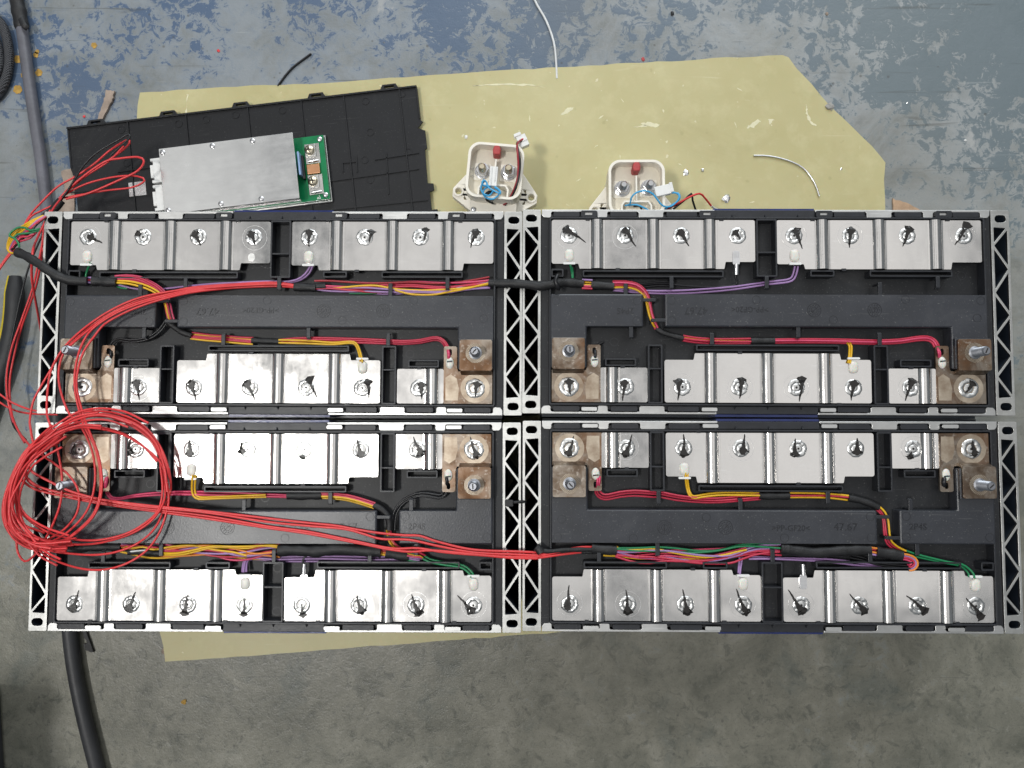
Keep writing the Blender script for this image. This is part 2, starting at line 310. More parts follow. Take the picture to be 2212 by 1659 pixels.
# ------------------------------------------------------------------ mesh building
class MB:
    def __init__(s): s.v = []; s.f = []
    def add(s, vs, fs):
        o = len(s.v); s.v += [tuple(v) for v in vs]; s.f += [tuple(i + o for i in f) for f in fs]; return s
    def box(s, x0, x1, y0, y1, z0, z1):
        return s.add([(x0, y0, z0), (x1, y0, z0), (x1, y1, z0), (x0, y1, z0), (x0, y0, z1), (x1, y0, z1), (x1, y1, z1), (x0, y1, z1)],
                     [(3, 2, 1, 0), (4, 5, 6, 7), (0, 1, 5, 4), (1, 2, 6, 5), (2, 3, 7, 6), (3, 0, 4, 7)])
    def prism(s, outline, z0, z1, holes=()):
        loops = [list(outline)] + [list(h) for h in holes]
        tris = tessellate_polygon([[Vector((p[0], p[1], 0)) for p in l] for l in loops])
        flat = [p for l in loops for p in l]; n = len(flat)
        vs = [(p[0], p[1], z0) for p in flat] + [(p[0], p[1], z1) for p in flat]
        fs = []
        for t in tris:
            a, b, c = (flat[i] for i in t)
            cr = (b[0] - a[0]) * (c[1] - a[1]) - (b[1] - a[1]) * (c[0] - a[0])
            if abs(cr) < 1e-14: continue
            t = t if cr > 0 else t[::-1]
            fs.append(tuple(i + n for i in t)); fs.append(tuple(t[::-1]))
        k = 0
        for li, l in enumerate(loops):
            ar = sum(l[i][0] * l[(i + 1) % len(l)][1] - l[(i + 1) % len(l)][0] * l[i][1] for i in range(len(l)))
            ccw = ar > 0
            for i in range(len(l)):
                a, b = k + i, k + (i + 1) % len(l)
                if (ccw and li == 0) or (not ccw and li > 0): fs.append((a, b, b + n, a + n))
                else: fs.append((b, a, a + n, b + n))
            k += len(l)
        return s.add(vs, fs)
    def tube(s, pts, r, seg=8, caps=True, flat=1.0):
        n = len(pts); pts = [Vector(p) for p in pts]
        rr = r if isinstance(r, (list, tuple)) else [r] * n
        vs = []; up = Vector((0, 0, 1)); prev = None
        for i in range(n):
            t = (pts[min(i + 1, n - 1)] - pts[max(i - 1, 0)])
            t = t.normalized() if t.length > 1e-9 else Vector((1, 0, 0))
            if prev is None:
                a = t.cross(up)
                if a.length < 1e-4: a = t.cross(Vector((1, 0, 0)))
                a.normalize()
            else:
                a = prev - t * prev.dot(t)
                if a.length < 1e-6: a = t.cross(up)
                a.normalize()
            prev = a; b = t.cross(a)
            for k in range(seg):
                th = 2 * math.pi * k / seg
                vs.append(pts[i] + (a * math.cos(th) + b * math.sin(th) * flat) * rr[i])
        fs = []
        for i in range(n - 1):
            for k in range(seg):
                k2 = (k + 1) % seg
                fs.append((i * seg + k, i * seg + k2, (i + 1) * seg + k2, (i + 1) * seg + k))
        if caps:
            fs.append(tuple(range(seg))[::-1]); fs.append(tuple((n - 1) * seg + k for k in range(seg)))
        return s.add(vs, fs)
    def lathe(s, prof, cx=0, cy=0, seg=24, close=True, M=None):
        vs = []
        for r, z in prof:
            for k in range(seg):
                th = 2 * math.pi * k / seg; p = Vector((cx + r * math.cos(th), cy + r * math.sin(th), z))
                vs.append(M @ p if M else p)
        fs = []
        for i in range(len(prof) - 1):
            for k in range(seg):
                k2 = (k + 1) % seg
                fs.append((i * seg + k, i * seg + k2, (i + 1) * seg + k2, (i + 1) * seg + k))
        if close:
            fs.append(tuple(range(seg))[::-1]); fs.append(tuple((len(prof) - 1) * seg + k for k in range(seg)))
        return s.add(vs, fs)
    def mesh(s, name, mat, smooth=None, scale=1.0):
        me = bpy.data.meshes.new(name)
        me.from_pydata([(a * scale, b * scale, c * scale) for a, b, c in s.v], [], s.f)
        bm = bmesh.new(); bm.from_mesh(me); bmesh.ops.recalc_face_normals(bm, faces=bm.faces); bm.to_mesh(me); bm.free()
        if smooth is not None:
            me.polygons.foreach_set('use_smooth', [True] * len(me.polygons))
            me.set_sharp_from_angle(angle=math.radians(smooth))
        me.materials.append(MT[mat]); return me
def link(name, me, parent=None, loc=None, rz=0, bevel=0, seg=2):
    o = bpy.data.objects.new(name, me); COL.objects.link(o)
    if parent: o.parent = parent
    if loc: o.location = loc
    o.rotation_euler = (0, 0, rz)
    if bevel:
        b = o.modifiers.new('edge', 'BEVEL'); b.width = bevel; b.segments = seg; b.limit_method = 'ANGLE'; b.angle_limit = math.radians(40)
    return o
def make(mb, name, mat, parent=None, loc=None, rz=0, smooth=None, bevel=0, scale=.001):
    return link(name, mb.mesh(name, mat, smooth, scale), parent, loc, rz, bevel)
def tag(o, label, cat, group=None, kind=None):
    o['label'] = label
    if cat: o['category'] = cat
    if group: o['group'] = group
    if kind: o['kind'] = kind
    return o
def empty(name, loc, rz, label, cat, group=None):
    o = bpy.data.objects.new(name, None); COL.objects.link(o); o.location = loc; o.rotation_euler = (0, 0, rz)
    o.empty_display_size = .02
    return tag(o, label, cat, group)
def rrect(x0, x1, y0, y1, r, n=5):
    out = []
    for cx, cy, a0 in ((x1 - r, y1 - r, 0), (x0 + r, y1 - r, 90), (x0 + r, y0 + r, 180), (x1 - r, y0 + r, 270)):
        for i in range(n + 1):
            a = math.radians(a0 + 90 * i / n); out.append((cx + r * math.cos(a), cy + r * math.sin(a)))
    return out
def circle(cx, cy, r, n=20):
    return [(cx + r * math.cos(2 * math.pi * i / n), cy + r * math.sin(2 * math.pi * i / n)) for i in range(n)]
def spline(pts, step=.004):
    pts = [Vector(p) for p in pts]
    if len(pts) < 3:
        return pts
    out = []
    P = [pts[0] * 2 - pts[1]] + pts + [pts[-1] * 2 - pts[-2]]
    for i in range(1, len(P) - 2):
        a, b, c, d = P[i - 1:i + 3]
        n = max(2, min(14, int((c - b).length / step) + 1))
        for k in range(n):
            t = k / n
            out.append(.5 * ((2 * b) + (c - a) * t + (2 * a - 5 * b + 4 * c - d) * t * t + (3 * b - a - 3 * c + d) * t ** 3))
    out.append(pts[-1]); return out
def wire(parent, mat, pts, r=.00078, name='wire', step=.004, seg=8):
    return make(MB().tube(spline(pts, step), r, seg), name, mat, parent, smooth=60, scale=1.0)
def bundle(parent, mats, pts, spread=.0015, seed=0, wob=.6, r=.00076, lift=.0012):
    """several wires side by side that wander and cross a little"""
    rnd = random.Random(seed); cp = spline(pts, .006); n = len(mats); res = []
    for i, m in enumerate(mats):
        ph = rnd.uniform(0, 6.3); f = rnd.uniform(.05, .12); off0 = (i - (n - 1) / 2) * spread; out = []
        zz = rnd.uniform(-1, 1) * lift
        for k, p in enumerate(cp):
            t = (cp[min(k + 1, len(cp) - 1)] - cp[max(k - 1, 0)]); t.z = 0
            if t.length < 1e-9: t = Vector((1, 0, 0))
            t.normalize(); nrm = Vector((-t.y, t.x, 0))
            o = off0 + math.sin(ph + k * f * 3.2) * spread * wob
            out.append(p + nrm * o + Vector((0, 0, zz + math.sin(ph * 2 + k * f * 2.3) * lift * .5)))
        res.append(make(MB().tube(out, r, 8), 'wire', m, parent, smooth=60, scale=1.0))
    return res
def tape(parent, pts, r=.0033, seed=0, name='tape_sleeve', mat='tape'):
    rnd = random.Random(seed); cp = spline(pts, .003)
    rr = [r * (1 + .07 * math.sin(k * 1.35 + seed) + rnd.uniform(-.05, .05)) for k in range(len(cp))]
    return make(MB().tube(cp, rr, 12, True, .82), name, mat, parent, smooth=55, scale=1.0)
def text_mesh(body, size, depth, mat):
    cu = bpy.data.curves.new('lettering', 'FONT'); cu.body = body; cu.size = size; cu.extrude = depth
    cu.align_x = 'CENTER'; cu.align_y = 'CENTER'; cu.resolution_u = 3
    o = bpy.data.objects.new('lettering', cu); COL.objects.link(o)
    bpy.context.view_layer.update()
    me = bpy.data.meshes.new_from_object(o.evaluated_get(bpy.context.evaluated_depsgraph_get()))
    bpy.data.objects.remove(o); bpy.data.curves.remove(cu)
    me.materials.clear(); me.materials.append(MT[mat]); return me

# ------------------------------------------------------------------ setting
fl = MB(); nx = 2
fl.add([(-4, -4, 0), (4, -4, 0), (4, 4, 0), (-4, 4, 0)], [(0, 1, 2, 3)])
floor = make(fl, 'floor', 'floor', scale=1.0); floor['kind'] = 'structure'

# yellow glass fibre sheet the modules stand on
SHZ = .0016
ol = [D(303, 200, SHZ), D(322, 199, SHZ), D(480, 188, SHZ), D(600, 183, SHZ), D(740, 178, SHZ), D(910, 163, SHZ), D(1300, 140, SHZ), D(1690, 118, SHZ), D(1705, 125, SHZ),
      D(1722, 150, SHZ), D(1753, 182, SHZ), D(1772, 205, SHZ), D(1782, 217, SHZ), D(1795, 232, SHZ), D(1860, 292, SHZ), D(1905, 340, SHZ), D(1913, 352, SHZ), D(1911, 390, SHZ), D(1912, 470, SHZ)]
ol = [(p.x, p.y) for p in ol]
b0 = D(1400, 1350, SHZ); b1 = D(1180, 1368, SHZ); b2 = D(900, 1388, SHZ); b3 = D(600, 1412, SHZ); b4 = D(357, 1430, SHZ); b5 = D(353, 1395, SHZ); b6 = D(344, 1362, SHZ)
ol += [(.318, -.155), (b0.x, b0.y), (b1.x, b1.y), (b2.x, b2.y), (b3.x, b3.y), (b4.x, b4.y), (b5.x, b5.y), (b6.x, b6.y), (-.33, 0), (D(296, 228, SHZ).x, D(296, 228, SHZ).y)]
fine = []                                     # roughly cut edge
rnd = random.Random(3)
for i in range(len(ol)):
    a, b = Vector(ol[i]), Vector(ol[(i + 1) % len(ol)]); k = max(1, int((b - a).length / .012))
    for j in range(k):
        p = a.lerp(b, j / k); fine.append((p.x + rnd.uniform(-.0006, .0006), p.y + rnd.uniform(-.0006, .0006)))
sheet = make(MB().prism(fine, .0004, SHZ), 'insulating_sheet', 'sheet', scale=1.0)
tag(sheet, 'yellow glass fibre sheet with cut-off corners lying under the modules', 'sheet')

# ------------------------------------------------------------------ battery module (mm, origin at its centre on the floor, z0 = 0)
ZE = 108.0
PITCH = 41.13
WU = [-3.5 * PITCH, -2.5 * PITCH, -1.5 * PITCH, -.5 * PITCH, .5 * PITCH, 1.5 * PITCH, 2.5 * PITCH, 3.5 * PITCH]
WV = 55.6
ZB = ZE + 1.5      # busbar surface
ZTRAY = ZE - 6.5
def smooth01(t): t = max(0, min(1, t)); return t * t * (3 - 2 * t)
def busbar_mesh(name, u0, u1, ridges, vlo, vhi, mat='busbar', corner=1.6, th=1.6, h=2.7, w=4.5):
    """pressed strip: flat pads between raised bends; vlo/vhi give the outline"""
    us = set()
    k = int((u1 - u0) / 3.0)
    for i in range(k + 1): us.add(u0 + (u1 - u0) * i / k)
    for d in (.1, .3, .6, 1.0, 1.6): us.add(u0 + d); us.add(u1 - d)
    for r in ridges:
        for i in range(-14, 15): us.add(r + i * .5)
        for d in (5.4, 5.6, 5.9, 6.1): us.add(r - d); us.add(r + d)
    for e in getattr(vlo, 'edges', []) + getattr(vhi, 'edges', []):
        for i in range(-4, 5): us.add(e + i * .35)
    us = sorted(u for u in us if u0 <= u <= u1); uu = []
    for u in us:
        if not uu or u - uu[-1] > .04: uu.append(u)
    top = []; mb = MB()
    for u in uu:
        z = 0
        for r in ridges:
            d = abs(u - r)
            if d < w: z = h * (1 - (d / w) ** 2.1) ** .75
            elif 5.3 < d < 6.0: z = -.10
        e = min(u - u0, u1 - u); c = 0
        if e < corner: c = corner - math.sqrt(max(0, corner ** 2 - (corner - e) ** 2))
        top.append((u, vlo(u) + c, vhi(u) - c, z))
    vs = []; fs = []; n = len(top)
    for u, a, b, z in top:
        for q in range(5): vs.append((u, a + (b - a) * q / 4, z))
    for u, a, b, z in top:
        for q in range(5): vs.append((u, a + (b - a) * q / 4, z - th))
    o = 5 * n
    for i in range(n - 1):
        for q in range(4):
            A = i * 5 + q; fs.append((A, A + 5, A + 6, A + 1)); fs.append((o + A, o + A + 1, o + A + 6, o + A + 5))
        A = i * 5; fs.append((A, o + A, o + A + 5, A + 5)); fs.append((A + 4, A + 9, o + A + 9, o + A + 4))
    for q in range(4):
        fs.append((q, q + 1, o + q + 1, o + q)); A = (n - 1) * 5 + q; fs.append((A, o + A, o + A + 1, A + 1))
    mb.add(vs, fs); return mb.mesh(name, mat, 32, .001)
def stepper(base, steps):
    """steps: (u_edge, side, value): beyond u_edge (side -1: u<edge) the limit moves to value, with a rounded step"""
    def f(u):
        v = base
        for e, s, val in steps:
            t = smooth01((u - e) * s / 1.3 + .5); v = v + (val - v) * t
        return v
    f.edges = [e for e, _, _ in steps]; return f
const = lambda c: stepper(c, [])
BUS_LONG = busbar_mesh('busbar', -74.4, 74.4, [-PITCH, 0, PITCH], stepper(31.0, [(-54.4, -1, 34.6), (52.3, 1, 36.2)]), const(67.2))
BUS_MID = busbar_mesh('busbar', -74.6, 74.6, [-PITCH, 0, PITCH], const(-66.8), stepper(-31.0, [(-53.0, -1, -35.8), (52.6, 1, -35.4)]))
BUS_END = busbar_mesh('link_strip', -17.0, 17.0, [-8.6], const(-66.8), const(-41.6), corner=1.2)   # centred 103.8

def weld_mesh(seed, R=6.2):
    rnd = random.Random(seed); seg = 40; mb = MB(); prof = [(0, -.9), (.75, -.9), (.8, .25), (2.0, .3), (2.5, .15), (3.0, -.1), (3.6, .35), (4.4, .55), (5.2, .48), (5.8, .25), (6.2, .0), (6.35, -.2)]
    vs = []
    for i, (r, z) in enumerate(prof):
        for k in range(seg):
            th = 2 * math.pi * k / seg; p = Vector((r * math.cos(th), r * math.sin(th), 0)) * R / 6.2
            dz = 0; dr = 0
            if i >= 6: dz = noise.noise(Vector((p.x * .75, p.y * .75, seed * 7.3))) * .36 + noise.noise(Vector((p.x * 2.4, p.y * 2.4, seed * 3.1))) * .34; dr = noise.noise(Vector((math.cos(th) * 2.5, math.sin(th) * 2.5, seed))) * .5
            if i >= 10: dz *= .15
            if r > 0: p = p * (1 + dr / r)
            vs.append((p.x, p.y, z + dz))
    fs = [(i * seg + k, i * seg + (k + 1) % seg, (i + 1) * seg + (k + 1) % seg, (i + 1) * seg + k) for i in range(1, len(prof) - 1) for k in range(seg)]
    fs.append(tuple(seg + k for k in range(seg)))
    mb.add(vs, fs); me = mb.mesh('weld', 'weld', 50, .001); return me
WELDS = [weld_mesh(s) for s in range(6)]; WELDS_BIG = [weld_mesh(20 + s, 7.3) for s in range(3)]
RING = MB().prism(circle(0, 0, 9.2, 40), 0, .05, [circle(0, 0, 9.0, 40)]).mesh('scribe_ring', 'weld', None, .001)
PIT = MB().prism(circle(0, 0, .85, 14), 0, .1).mesh('pin_hole', 'ink', None, .001)

def ink_mesh(bx, by, tx, ty, rnd):
    """pen stroke: a fat blob, then a line thinning out to the tail; mm from the weld centre"""
    mb = MB(); b = Vector((bx, by)); t = Vector((tx, ty)); d = t - b; L = d.length
    if L < .5: d = Vector((0, -1)); L = 1
    d.normalize(); nn = Vector((-d.y, d.x)); k = 16
    def zz(p):
        r = p.length
        return 1.02 if r < 5.7 else (1.02 - (r - 5.7) * 1.1 if r < 6.57 else .06)
    L0 = []; R0 = []
    for i in range(k + 1):
        s = i / k; p = b.lerp(t, s)
        w = 1.8 * (1 - smooth01(s / .34)) + 1.25 * (1 - .75 * s) * (1.0 if s < .98 else .4)
        w = max(.22, w * (1.25 if s > .25 else 1.25))
        p += nn * (.25 * math.sin(s * 7 + bx))
        a = p + nn * w * rnd.uniform(.75, 1.15); c = p - nn * w * rnd.uniform(.75, 1.15)
        L0.append((a.x, a.y, zz(a))); R0.append((c.x, c.y, zz(c)))
    bk = b - d * 1.2
    vs = [(bk.x, bk.y, zz(bk))] + L0 + R0
    fs = [(0, 1 + k + 1, 1)] + [(1 + i, 1 + k + 1 + i, 2 + k + 1 + i, 2 + i) for i in range(k)]
    mb.add(vs, fs)
    # ragged blob over it
    n = 12; c = b * .9; pv = [(c.x, c.y, zz(c) + .02)]
    for i in range(n):
        a = 2 * math.pi * i / n; r = rnd.uniform(1.5, 2.6); q = c + Vector((math.cos(a), math.sin(a))) * r; pv.append((q.x, q.y, zz(q) + .02))
    mb.add(pv, [(0, 1 + i, 1 + (i + 1) % n) for i in range(n)])
    return mb.mesh('ink_mark', 'ink', None, .001)

def tri_inset(P, d):
    out = []; n = len(P)
    ar = sum(P[i][0] * P[(i + 1) % n][1] - P[(i + 1) % n][0] * P[i][1] for i in range(n))
    if ar < 0: P = P[::-1]
    lines = []
    for i in range(n):
        a, b = Vector(P[i]), Vector(P[(i + 1) % n]); t = (b - a).normalized(); nn = Vector((-t.y, t.x)); lines.append((a + nn * d, t))
    for i in range(n):
        (p, t), (q, s) = lines[i - 1], lines[i]
        den = t.x * s.y - t.y * s.x; k = ((q.x - p.x) * s.y - (q.y - p.y) * s.x) / den
        out.append(p + t * k)
    res = []
    for i in range(n):                        # small fillet in each corner
        a, b, c = out[i - 1], out[i], out[(i + 1) % n]
        f = .55; p0 = b + (a - b).normalized() * f; p1 = b + (c - b).normalized() * f
        res += [(p0.x, p0.y), (((p0 + p1) / 2 * .5 + b * .5).x, ((p0 + p1) / 2 * .5 + b * .5).y), (p1.x, p1.y)]
    return res
def end_plate_meshes():
    zig = [62.6, 49.0, 31.6, 14.3, -2.3, -17.2, -31.9, -47.0, -62.6]; xo, xi = 177.1, 165.7
    P = [((xo if i % 2 == 0 else xi), v) for i, v in enumerate(zig)]
    tris = [[(xi, 63.4), P[0], P[1]]] + [[P[i - 1], P[i], P[i + 1]] for i in range(1, 8)] + [[P[7], P[8], (xi, -63.4)]]
    holes = [tri_inset(t, .85) for t in tris]
    for s in (1, -1): holes.append(rrect(171.6 - 4.1, 171.6 + 4.1, s * 68.8 - 2.7, s * 68.8 + 2.7, 2.65))
    outl = rrect(164.6, 178.0, -75.2, 75.2, .8, 2)
    cap = MB().prism(outl, ZE - 2.0, ZE, holes).mesh('end_plate', 'plate', None, .001)
    core = MB().prism(rrect(164.8, 177.8, -75.0, 75.0, .8, 2), 4, ZE - 2.0, holes).mesh('end_plate_core', 'core', None, .001)
    return cap, core
END_CAP, END_CORE = end_plate_meshes()

def frame_box(mb, u0, u1, v0, v1, z0, z1, t=1.1):
    mb.prism(rrect(u0, u1, v0, v1, .9, 3), z0, z1, [rrect(u0 + t, u1 - t, v0 + t, v1 - t, .5, 3)])
PL = {}
def build_plastics():
    # tray with border and rim
    mb = MB(); mb.box(-164.4, 164.4, -73.4, 73.4, ZE - 26, ZTRAY)
    PL['tray'] = mb.mesh('tray', 'plastic', None, .001)
    mb = MB(); mb.prism(rrect(-158.4, 158.4, -69.0, 69.0, 1.5, 3), ZTRAY + .0, ZE + 3.0, [rrect(-157.2, 157.2, -67.8, 67.8, 1.0, 3)])
    PL['rim'] = mb.mesh('rim', 'plastic_rim', None, .001)
    for s in (-1, 1):
        pass
    mb = MB(); mb.prism(rrect(-164.2, 164.2, -72.0, 72.0, .5, 2), ZTRAY + .05, ZE - 1.2, [rrect(-158.6, 158.6, -69.2, 69.2, 1.5, 3)])
    PL['border'] = mb.mesh('border', 'plastic', None, .001)
    # long cover box, with the housing under the right-hand terminal
    b1 = [(-74.5, 11.9), (157.2, 11.9), (157.2, -42.0), (131.2, -42.0), (131.2, -12.0), (-74.5, -12.0)]
    b2 = [(-157.6, 11.9), (-90.2, 11.9), (-90.2, -12.0), (-131.2, -12.0), (-131.2, -42.0), (-157.6, -42.0)]
    PL['box_long'] = MB().prism(b1[::-1], ZTRAY + .1, ZE + 4.5).mesh('duct_cover', 'plastic_lit', None, .001)
    PL['box_short'] = MB().prism(b2[::-1], ZTRAY + .1, ZE + 4.5).mesh('duct_cover', 'plastic_lit', None, .001)
    fr = [(-134.0, -31.2, 24.6, 29.6), (31.6, 49.2, 25.3, 30.0), (74.6, 134.4, 25.3, 30.0), (-51.8, 51.7, -29.3, -24.7), (-117.8, -95.2, -40.6, -35.0), (95.0, 117.6, -40.6, -35.0), (-157.0, -148.0, 24.6, 30.6)]
    for i, f in enumerate(fr):
        mb = MB(); frame_box(mb, *f, ZTRAY + .1, ZE + 2.6)
        PL['slot%d' % i] = mb.mesh('slot_frame', 'plastic_rim', None, .001)
    for i, (f, dv, fl_) in enumerate([((-7.4, 7.6, 25.0, 67.7), 43.0, ZE - 14), ((-86.8, -76.2, -67.7, -24.9), -42.4, ZE - 14), ((75.9, 86.4, -67.7, -24.9), -42.4, ZE - 14)]):
        mb = MB(); frame_box(mb, *f, ZTRAY + .1, ZE + 3.2, 1.2); mb.box(f[0] + 1.15, f[1] - 1.15, dv - .55, dv + .55, ZTRAY + .1, ZE + 2.6)
        PL['comp%d' % i] = mb.mesh('divider_bay', 'plastic_rim', None, .001)
    # wire clips: post plus overhanging finger
    cl = [(-69.4, 24.9, 16.4), (-102.8, 19.8, 11.0), (-.3, 25.2, 16.4), (-98.9, -11.5, -19.8), (-40.4, -24.9, -16.6), (81.5, 21.0, 11.0), (123.3, 25.4, 17.1), (22.0, -11.5, -19.4), (80.4, -25.0, -16.0)]
    PL['clips'] = []
    for u, a, b in cl:
        mb = MB(); lo, hi = min(a, b), max(a, b)
        mb.box(u - 1.5, u + 1.5, lo, hi, ZE + 2.2, ZE + 3.6)
        mb.box(u - 1.5, u + 1.5, b - .6, b + .6, ZE + .4, ZE + 2.2)
        mb.box(u - 1.2, u + 1.2, (a - 1.4 if b < a else a + .2), (a - .2 if b < a else a + 1.4), ZTRAY + .1, ZE + 2.2)
        PL['clips'].append(mb.mesh('wire_clip', 'plastic_rim', None, .001))
    for u0, u1, v in ((-91.0, -81.0, 7.6), (-83.8, -74.0, -7.2)):
        mb = MB(); mb.box(u0, u1, v - 1.25, v + 1.25, ZE + 2.6, ZE + 3.9); e = u1 if u0 < -85 else u0
        mb.box(e - .6, e + .6, v - 1.2, v + 1.2, ZTRAY + .1, ZE + 2.6)
        PL['clips'].append(mb.mesh('wire_clip', 'plastic_rim', None, .001))
    # edge blocks between the steel tabs, on the +v side (copied mirrored for -v)
    PL['edge'] = []
    for u0, u1 in ((-155.4, -136.2), (-113.6, -94.2), (-72.4, -50.0), (50.0, 72.4), (94.2, 113.6), (136.2, 155.4)):
        PL['edge'].append(MB().prism(rrect(u0, u1, 69.6, 73.3, 1.0, 3), ZE - 6, ZE + 1.6).mesh('edge_block', 'plastic_rim', None, .001))
    mb = MB(); mb.box(-36.6, 36.6, 69.5, 75.0, ZE - 8, ZE + .2)
    for u in (-24, 0, 24): mb.add([(u - .7, 69.5, ZE + .2), (u + .7, 69.5, ZE + .2), (u, 72.6, ZE + .2), (u - .5, 69.5, ZE + 2.4), (u + .5, 69.5, ZE + 2.4)], [(0, 2, 3), (1, 4, 2), (2, 4, 3), (0, 3, 4, 1), (0, 1, 2)])
    PL['edge'].append(mb.mesh('edge_block', 'plastic_rim', None, .001))
    # steel side plate with inward tabs
    def tab(u0, u1): return [(u0 - .8, 73.7), (u0, 72.9), (u0, 70.2), (u0 + .9, 69.3), (u1 - .9, 69.3), (u1, 70.2), (u1, 72.9), (u1 + .8, 73.7)]
    def half(sgn):
        tabs = [(-163.9, -157.0), (-123.0, -115.6), (-92.6, -74.4)]
        pts = [(-164.0, 75.3)]
        for i, t in enumerate(tabs):
            tt = tab(*t)
            if i == 0: tt = tt[2:]; tt[0] = (-163.9, 71.4); tt[1] = (-162.4, 69.6)
            pts += tt
        pts += [(-36.8, 73.7), (-36.8, 75.3)]
        if sgn > 0: pts = [(-x, y) for x, y in pts]
        return pts
    mb = MB()
    for s in (-1, 1):
        mb.prism(half(s), ZE - .9, ZE)
        x = (-164.0, -36.8) if s < 0 else (36.8, 164.0)
        mb.box(x[0], x[1], 74.3, 75.3, 6, ZE - .9)
    mb.box(-36.8, 36.8, 74.5, 75.2, 6, ZE - 14)
    PL['side'] = mb.mesh('side_plate', 'flange', None, .001)
    lip = MB(); lip.prism(rrect(-5.6, 5.6, -1.3, 1.3, .8, 3), ZE + 2.0, ZE + 3.0); lip.box(-4.6, 4.6, -.6, .6, ZE - .2, ZE + 2.0)
    PL['lip'] = lip.mesh('latch_tongue', 'flange', None, .001)
    lp = MB(); lp.prism(rrect(-6, 6, -2.4, 2.4, 1.2, 3), ZE + .2, ZE + 2.4, [rrect(-3.0, 2.4, -1.0, 1.1, .4, 2)])
    PL['loop'] = lp.mesh('latch_loop', 'plastic_rim', None, .001)
    PL['cells'] = MB().box(-164, 164, -73.9, 73.9, 2.0, ZE - 26).mesh('cell_pack', 'film', None, .001)
    PL['gap_shade'] = MB().box(-163, 163, 75.4, 77.3, 8, 84).mesh('gap_shade_strip', 'core', None, .001)  # dark strip added so the gap between module rows looks shaded black
    PL['film'] = MB().box(-37.2, 37.2, 75.25, 77.0, ZE - 23, ZE - 3).mesh('film_flap', 'film', None, .001)
    mk = MB().prism(circle(0, 0, 3.1, 24), 0, .12, [circle(0, 0, 2.75, 24)]); PL['ejector'] = mk.mesh('ejector_mark', 'plastic_rim', None, .001)
    dl = MB().prism(circle(0, 0, 5.1, 32), 0, .2, [circle(0, 0, 4.7, 32)]); dl.prism(circle(0, 0, 2.3, 20), 0, .2, [circle(0, 0, 2.0, 20)])
    dl.box(-.25, .25, -1.7, 1.7, 0, .2); dl.add([(-.9, .6, .2), (.9, .6, .2), (0, 1.9, .2)], [(0, 1, 2)])
    for k in range(12):
        a = k * math.pi / 6; c = Vector((3.5 * math.cos(a), 3.5 * math.sin(a))); dl.box(c.x - .28, c.x + .28, c.y - .55, c.y + .55, 0, .2)
    PL['dial'] = dl.mesh('date_dial', 'plastic_rim', None, .001)
    PL['t1'] = text_mesh('2P4S', .0064, .0003, 'plastic_rim'); PL['t2'] = text_mesh('47.67', .0076, .0003, 'plastic_rim'); PL['t3'] = text_mesh('>PP-GF20<', .0058, .0003, 'plastic_rim')
    # terminals, left version (mirrored mesh for the right)
    for sgn, nm in ((1, 'L'), (-1, 'R')):
        def q(pts): return [(p[0] * sgn, p[1]) for p in pts]
        low = [(-156.4, -66.8), (-121.0, -66.8), (-121.0, -25.8), (-122.0, -25.0), (-129.6, -25.0), (-130.6, -26.0), (-130.6, -40.5), (-131.6, -43.4), (-156.4, -43.4)]
        PL['low' + nm] = MB().prism(q(low), ZB - 1.5, ZB + .3, [q(rrect(-126.9, -124.3, -31.6, -27.0, 1.2, 4))]).mesh('terminal_plate', 'terminal', None, .001)
        up = MB(); up.prism(q(rrect(-156.6, -133.0, -43.4, -20.9, 1.4, 3)), ZE + 7.6, ZE + 9.6)
        up.add([(x * sgn, y, z) for x, y, z in [(-156.0, -43.2, ZE + 8.2), (-133.6, -43.2, ZE + 8.2), (-133.6, -46.0, ZB + .2), (-156.0, -46.0, ZB + .2), (-156.0, -42.0, ZE + 7.8), (-133.6, -42.0, ZE + 7.8), (-133.6, -43.6, ZB - .6), (-156.0, -43.6, ZB - .6)]], [(0, 1, 2, 3), (4, 7, 6, 5), (0, 3, 7, 4), (1, 5, 6, 2)])
        PL['up' + nm] = up.mesh('terminal_block', 'terminal', None, .001)
        PL['hs' + nm] = MB().prism(q([(-157.2, -42.2), (-132.0, -42.2), (-132.0, -20.2), (-157.2, -20.2)]), ZE + 4.4, ZE + 7.6).mesh('terminal_housing', 'plastic_lit', None, .001)
        kn = MB().prism(circle(-144.0 * sgn, -55.6, 10.6, 32), ZB + .3, ZB + .38); kn.prism(q([(-131.5, -64.5), (-122.5, -64.5), (-122.3, -48.0), (-126, -45.5), (-130.5, -48.5), (-132.2, -56)]), ZB + .3, ZB + .38)
        PL['kn' + nm] = kn.mesh('knurled_patch', 'knurl', None, .001)
    pr = [(3.3, 0)]
    z = 0.0
    while z < 13.0: pr += [(3.35, z + .25), (2.95, z + .6)]; z += .75
    pr += [(2.9, 13.4), (2.4, 14.2)]
    st = MB(); st.lathe(pr, 0, 0, 20); st.lathe([(4.6, 0), (4.6, .7), (3.4, 1.1)], 0, 0, 24, False)
    PL['stud'] = st.mesh('stud', 'stud', 45, .001)
    PL['slot'] = MB().box(-1.9, 1.9, -.45, .45, 14.15, 14.3).mesh('stud_slot', 'ink', None, .001)
    PL['washer'] = MB().prism(circle(0, 0, 7.2, 28), 0, .12, [circle(0, 0, 4.4, 20)]).mesh('washer_print', 'knurl', None, .001)
    # milky caps over the sense leads
    cp = MB(); seg = 16
    for i, (s, z) in enumerate([(1.0, 0), (1.0, .9), (.86, 1.5), (.5, 1.9)]):
        pass
    vs = []; ring = rrect(-3.4, 3.4, -4.4, 4.6, 2.9, 4); nr = len(ring)
    for s, z in ((1.0, 0), (1.0, .8), (.86, 1.5), (.5, 1.95)): vs += [(x * s, y * s, z) for x, y in ring]
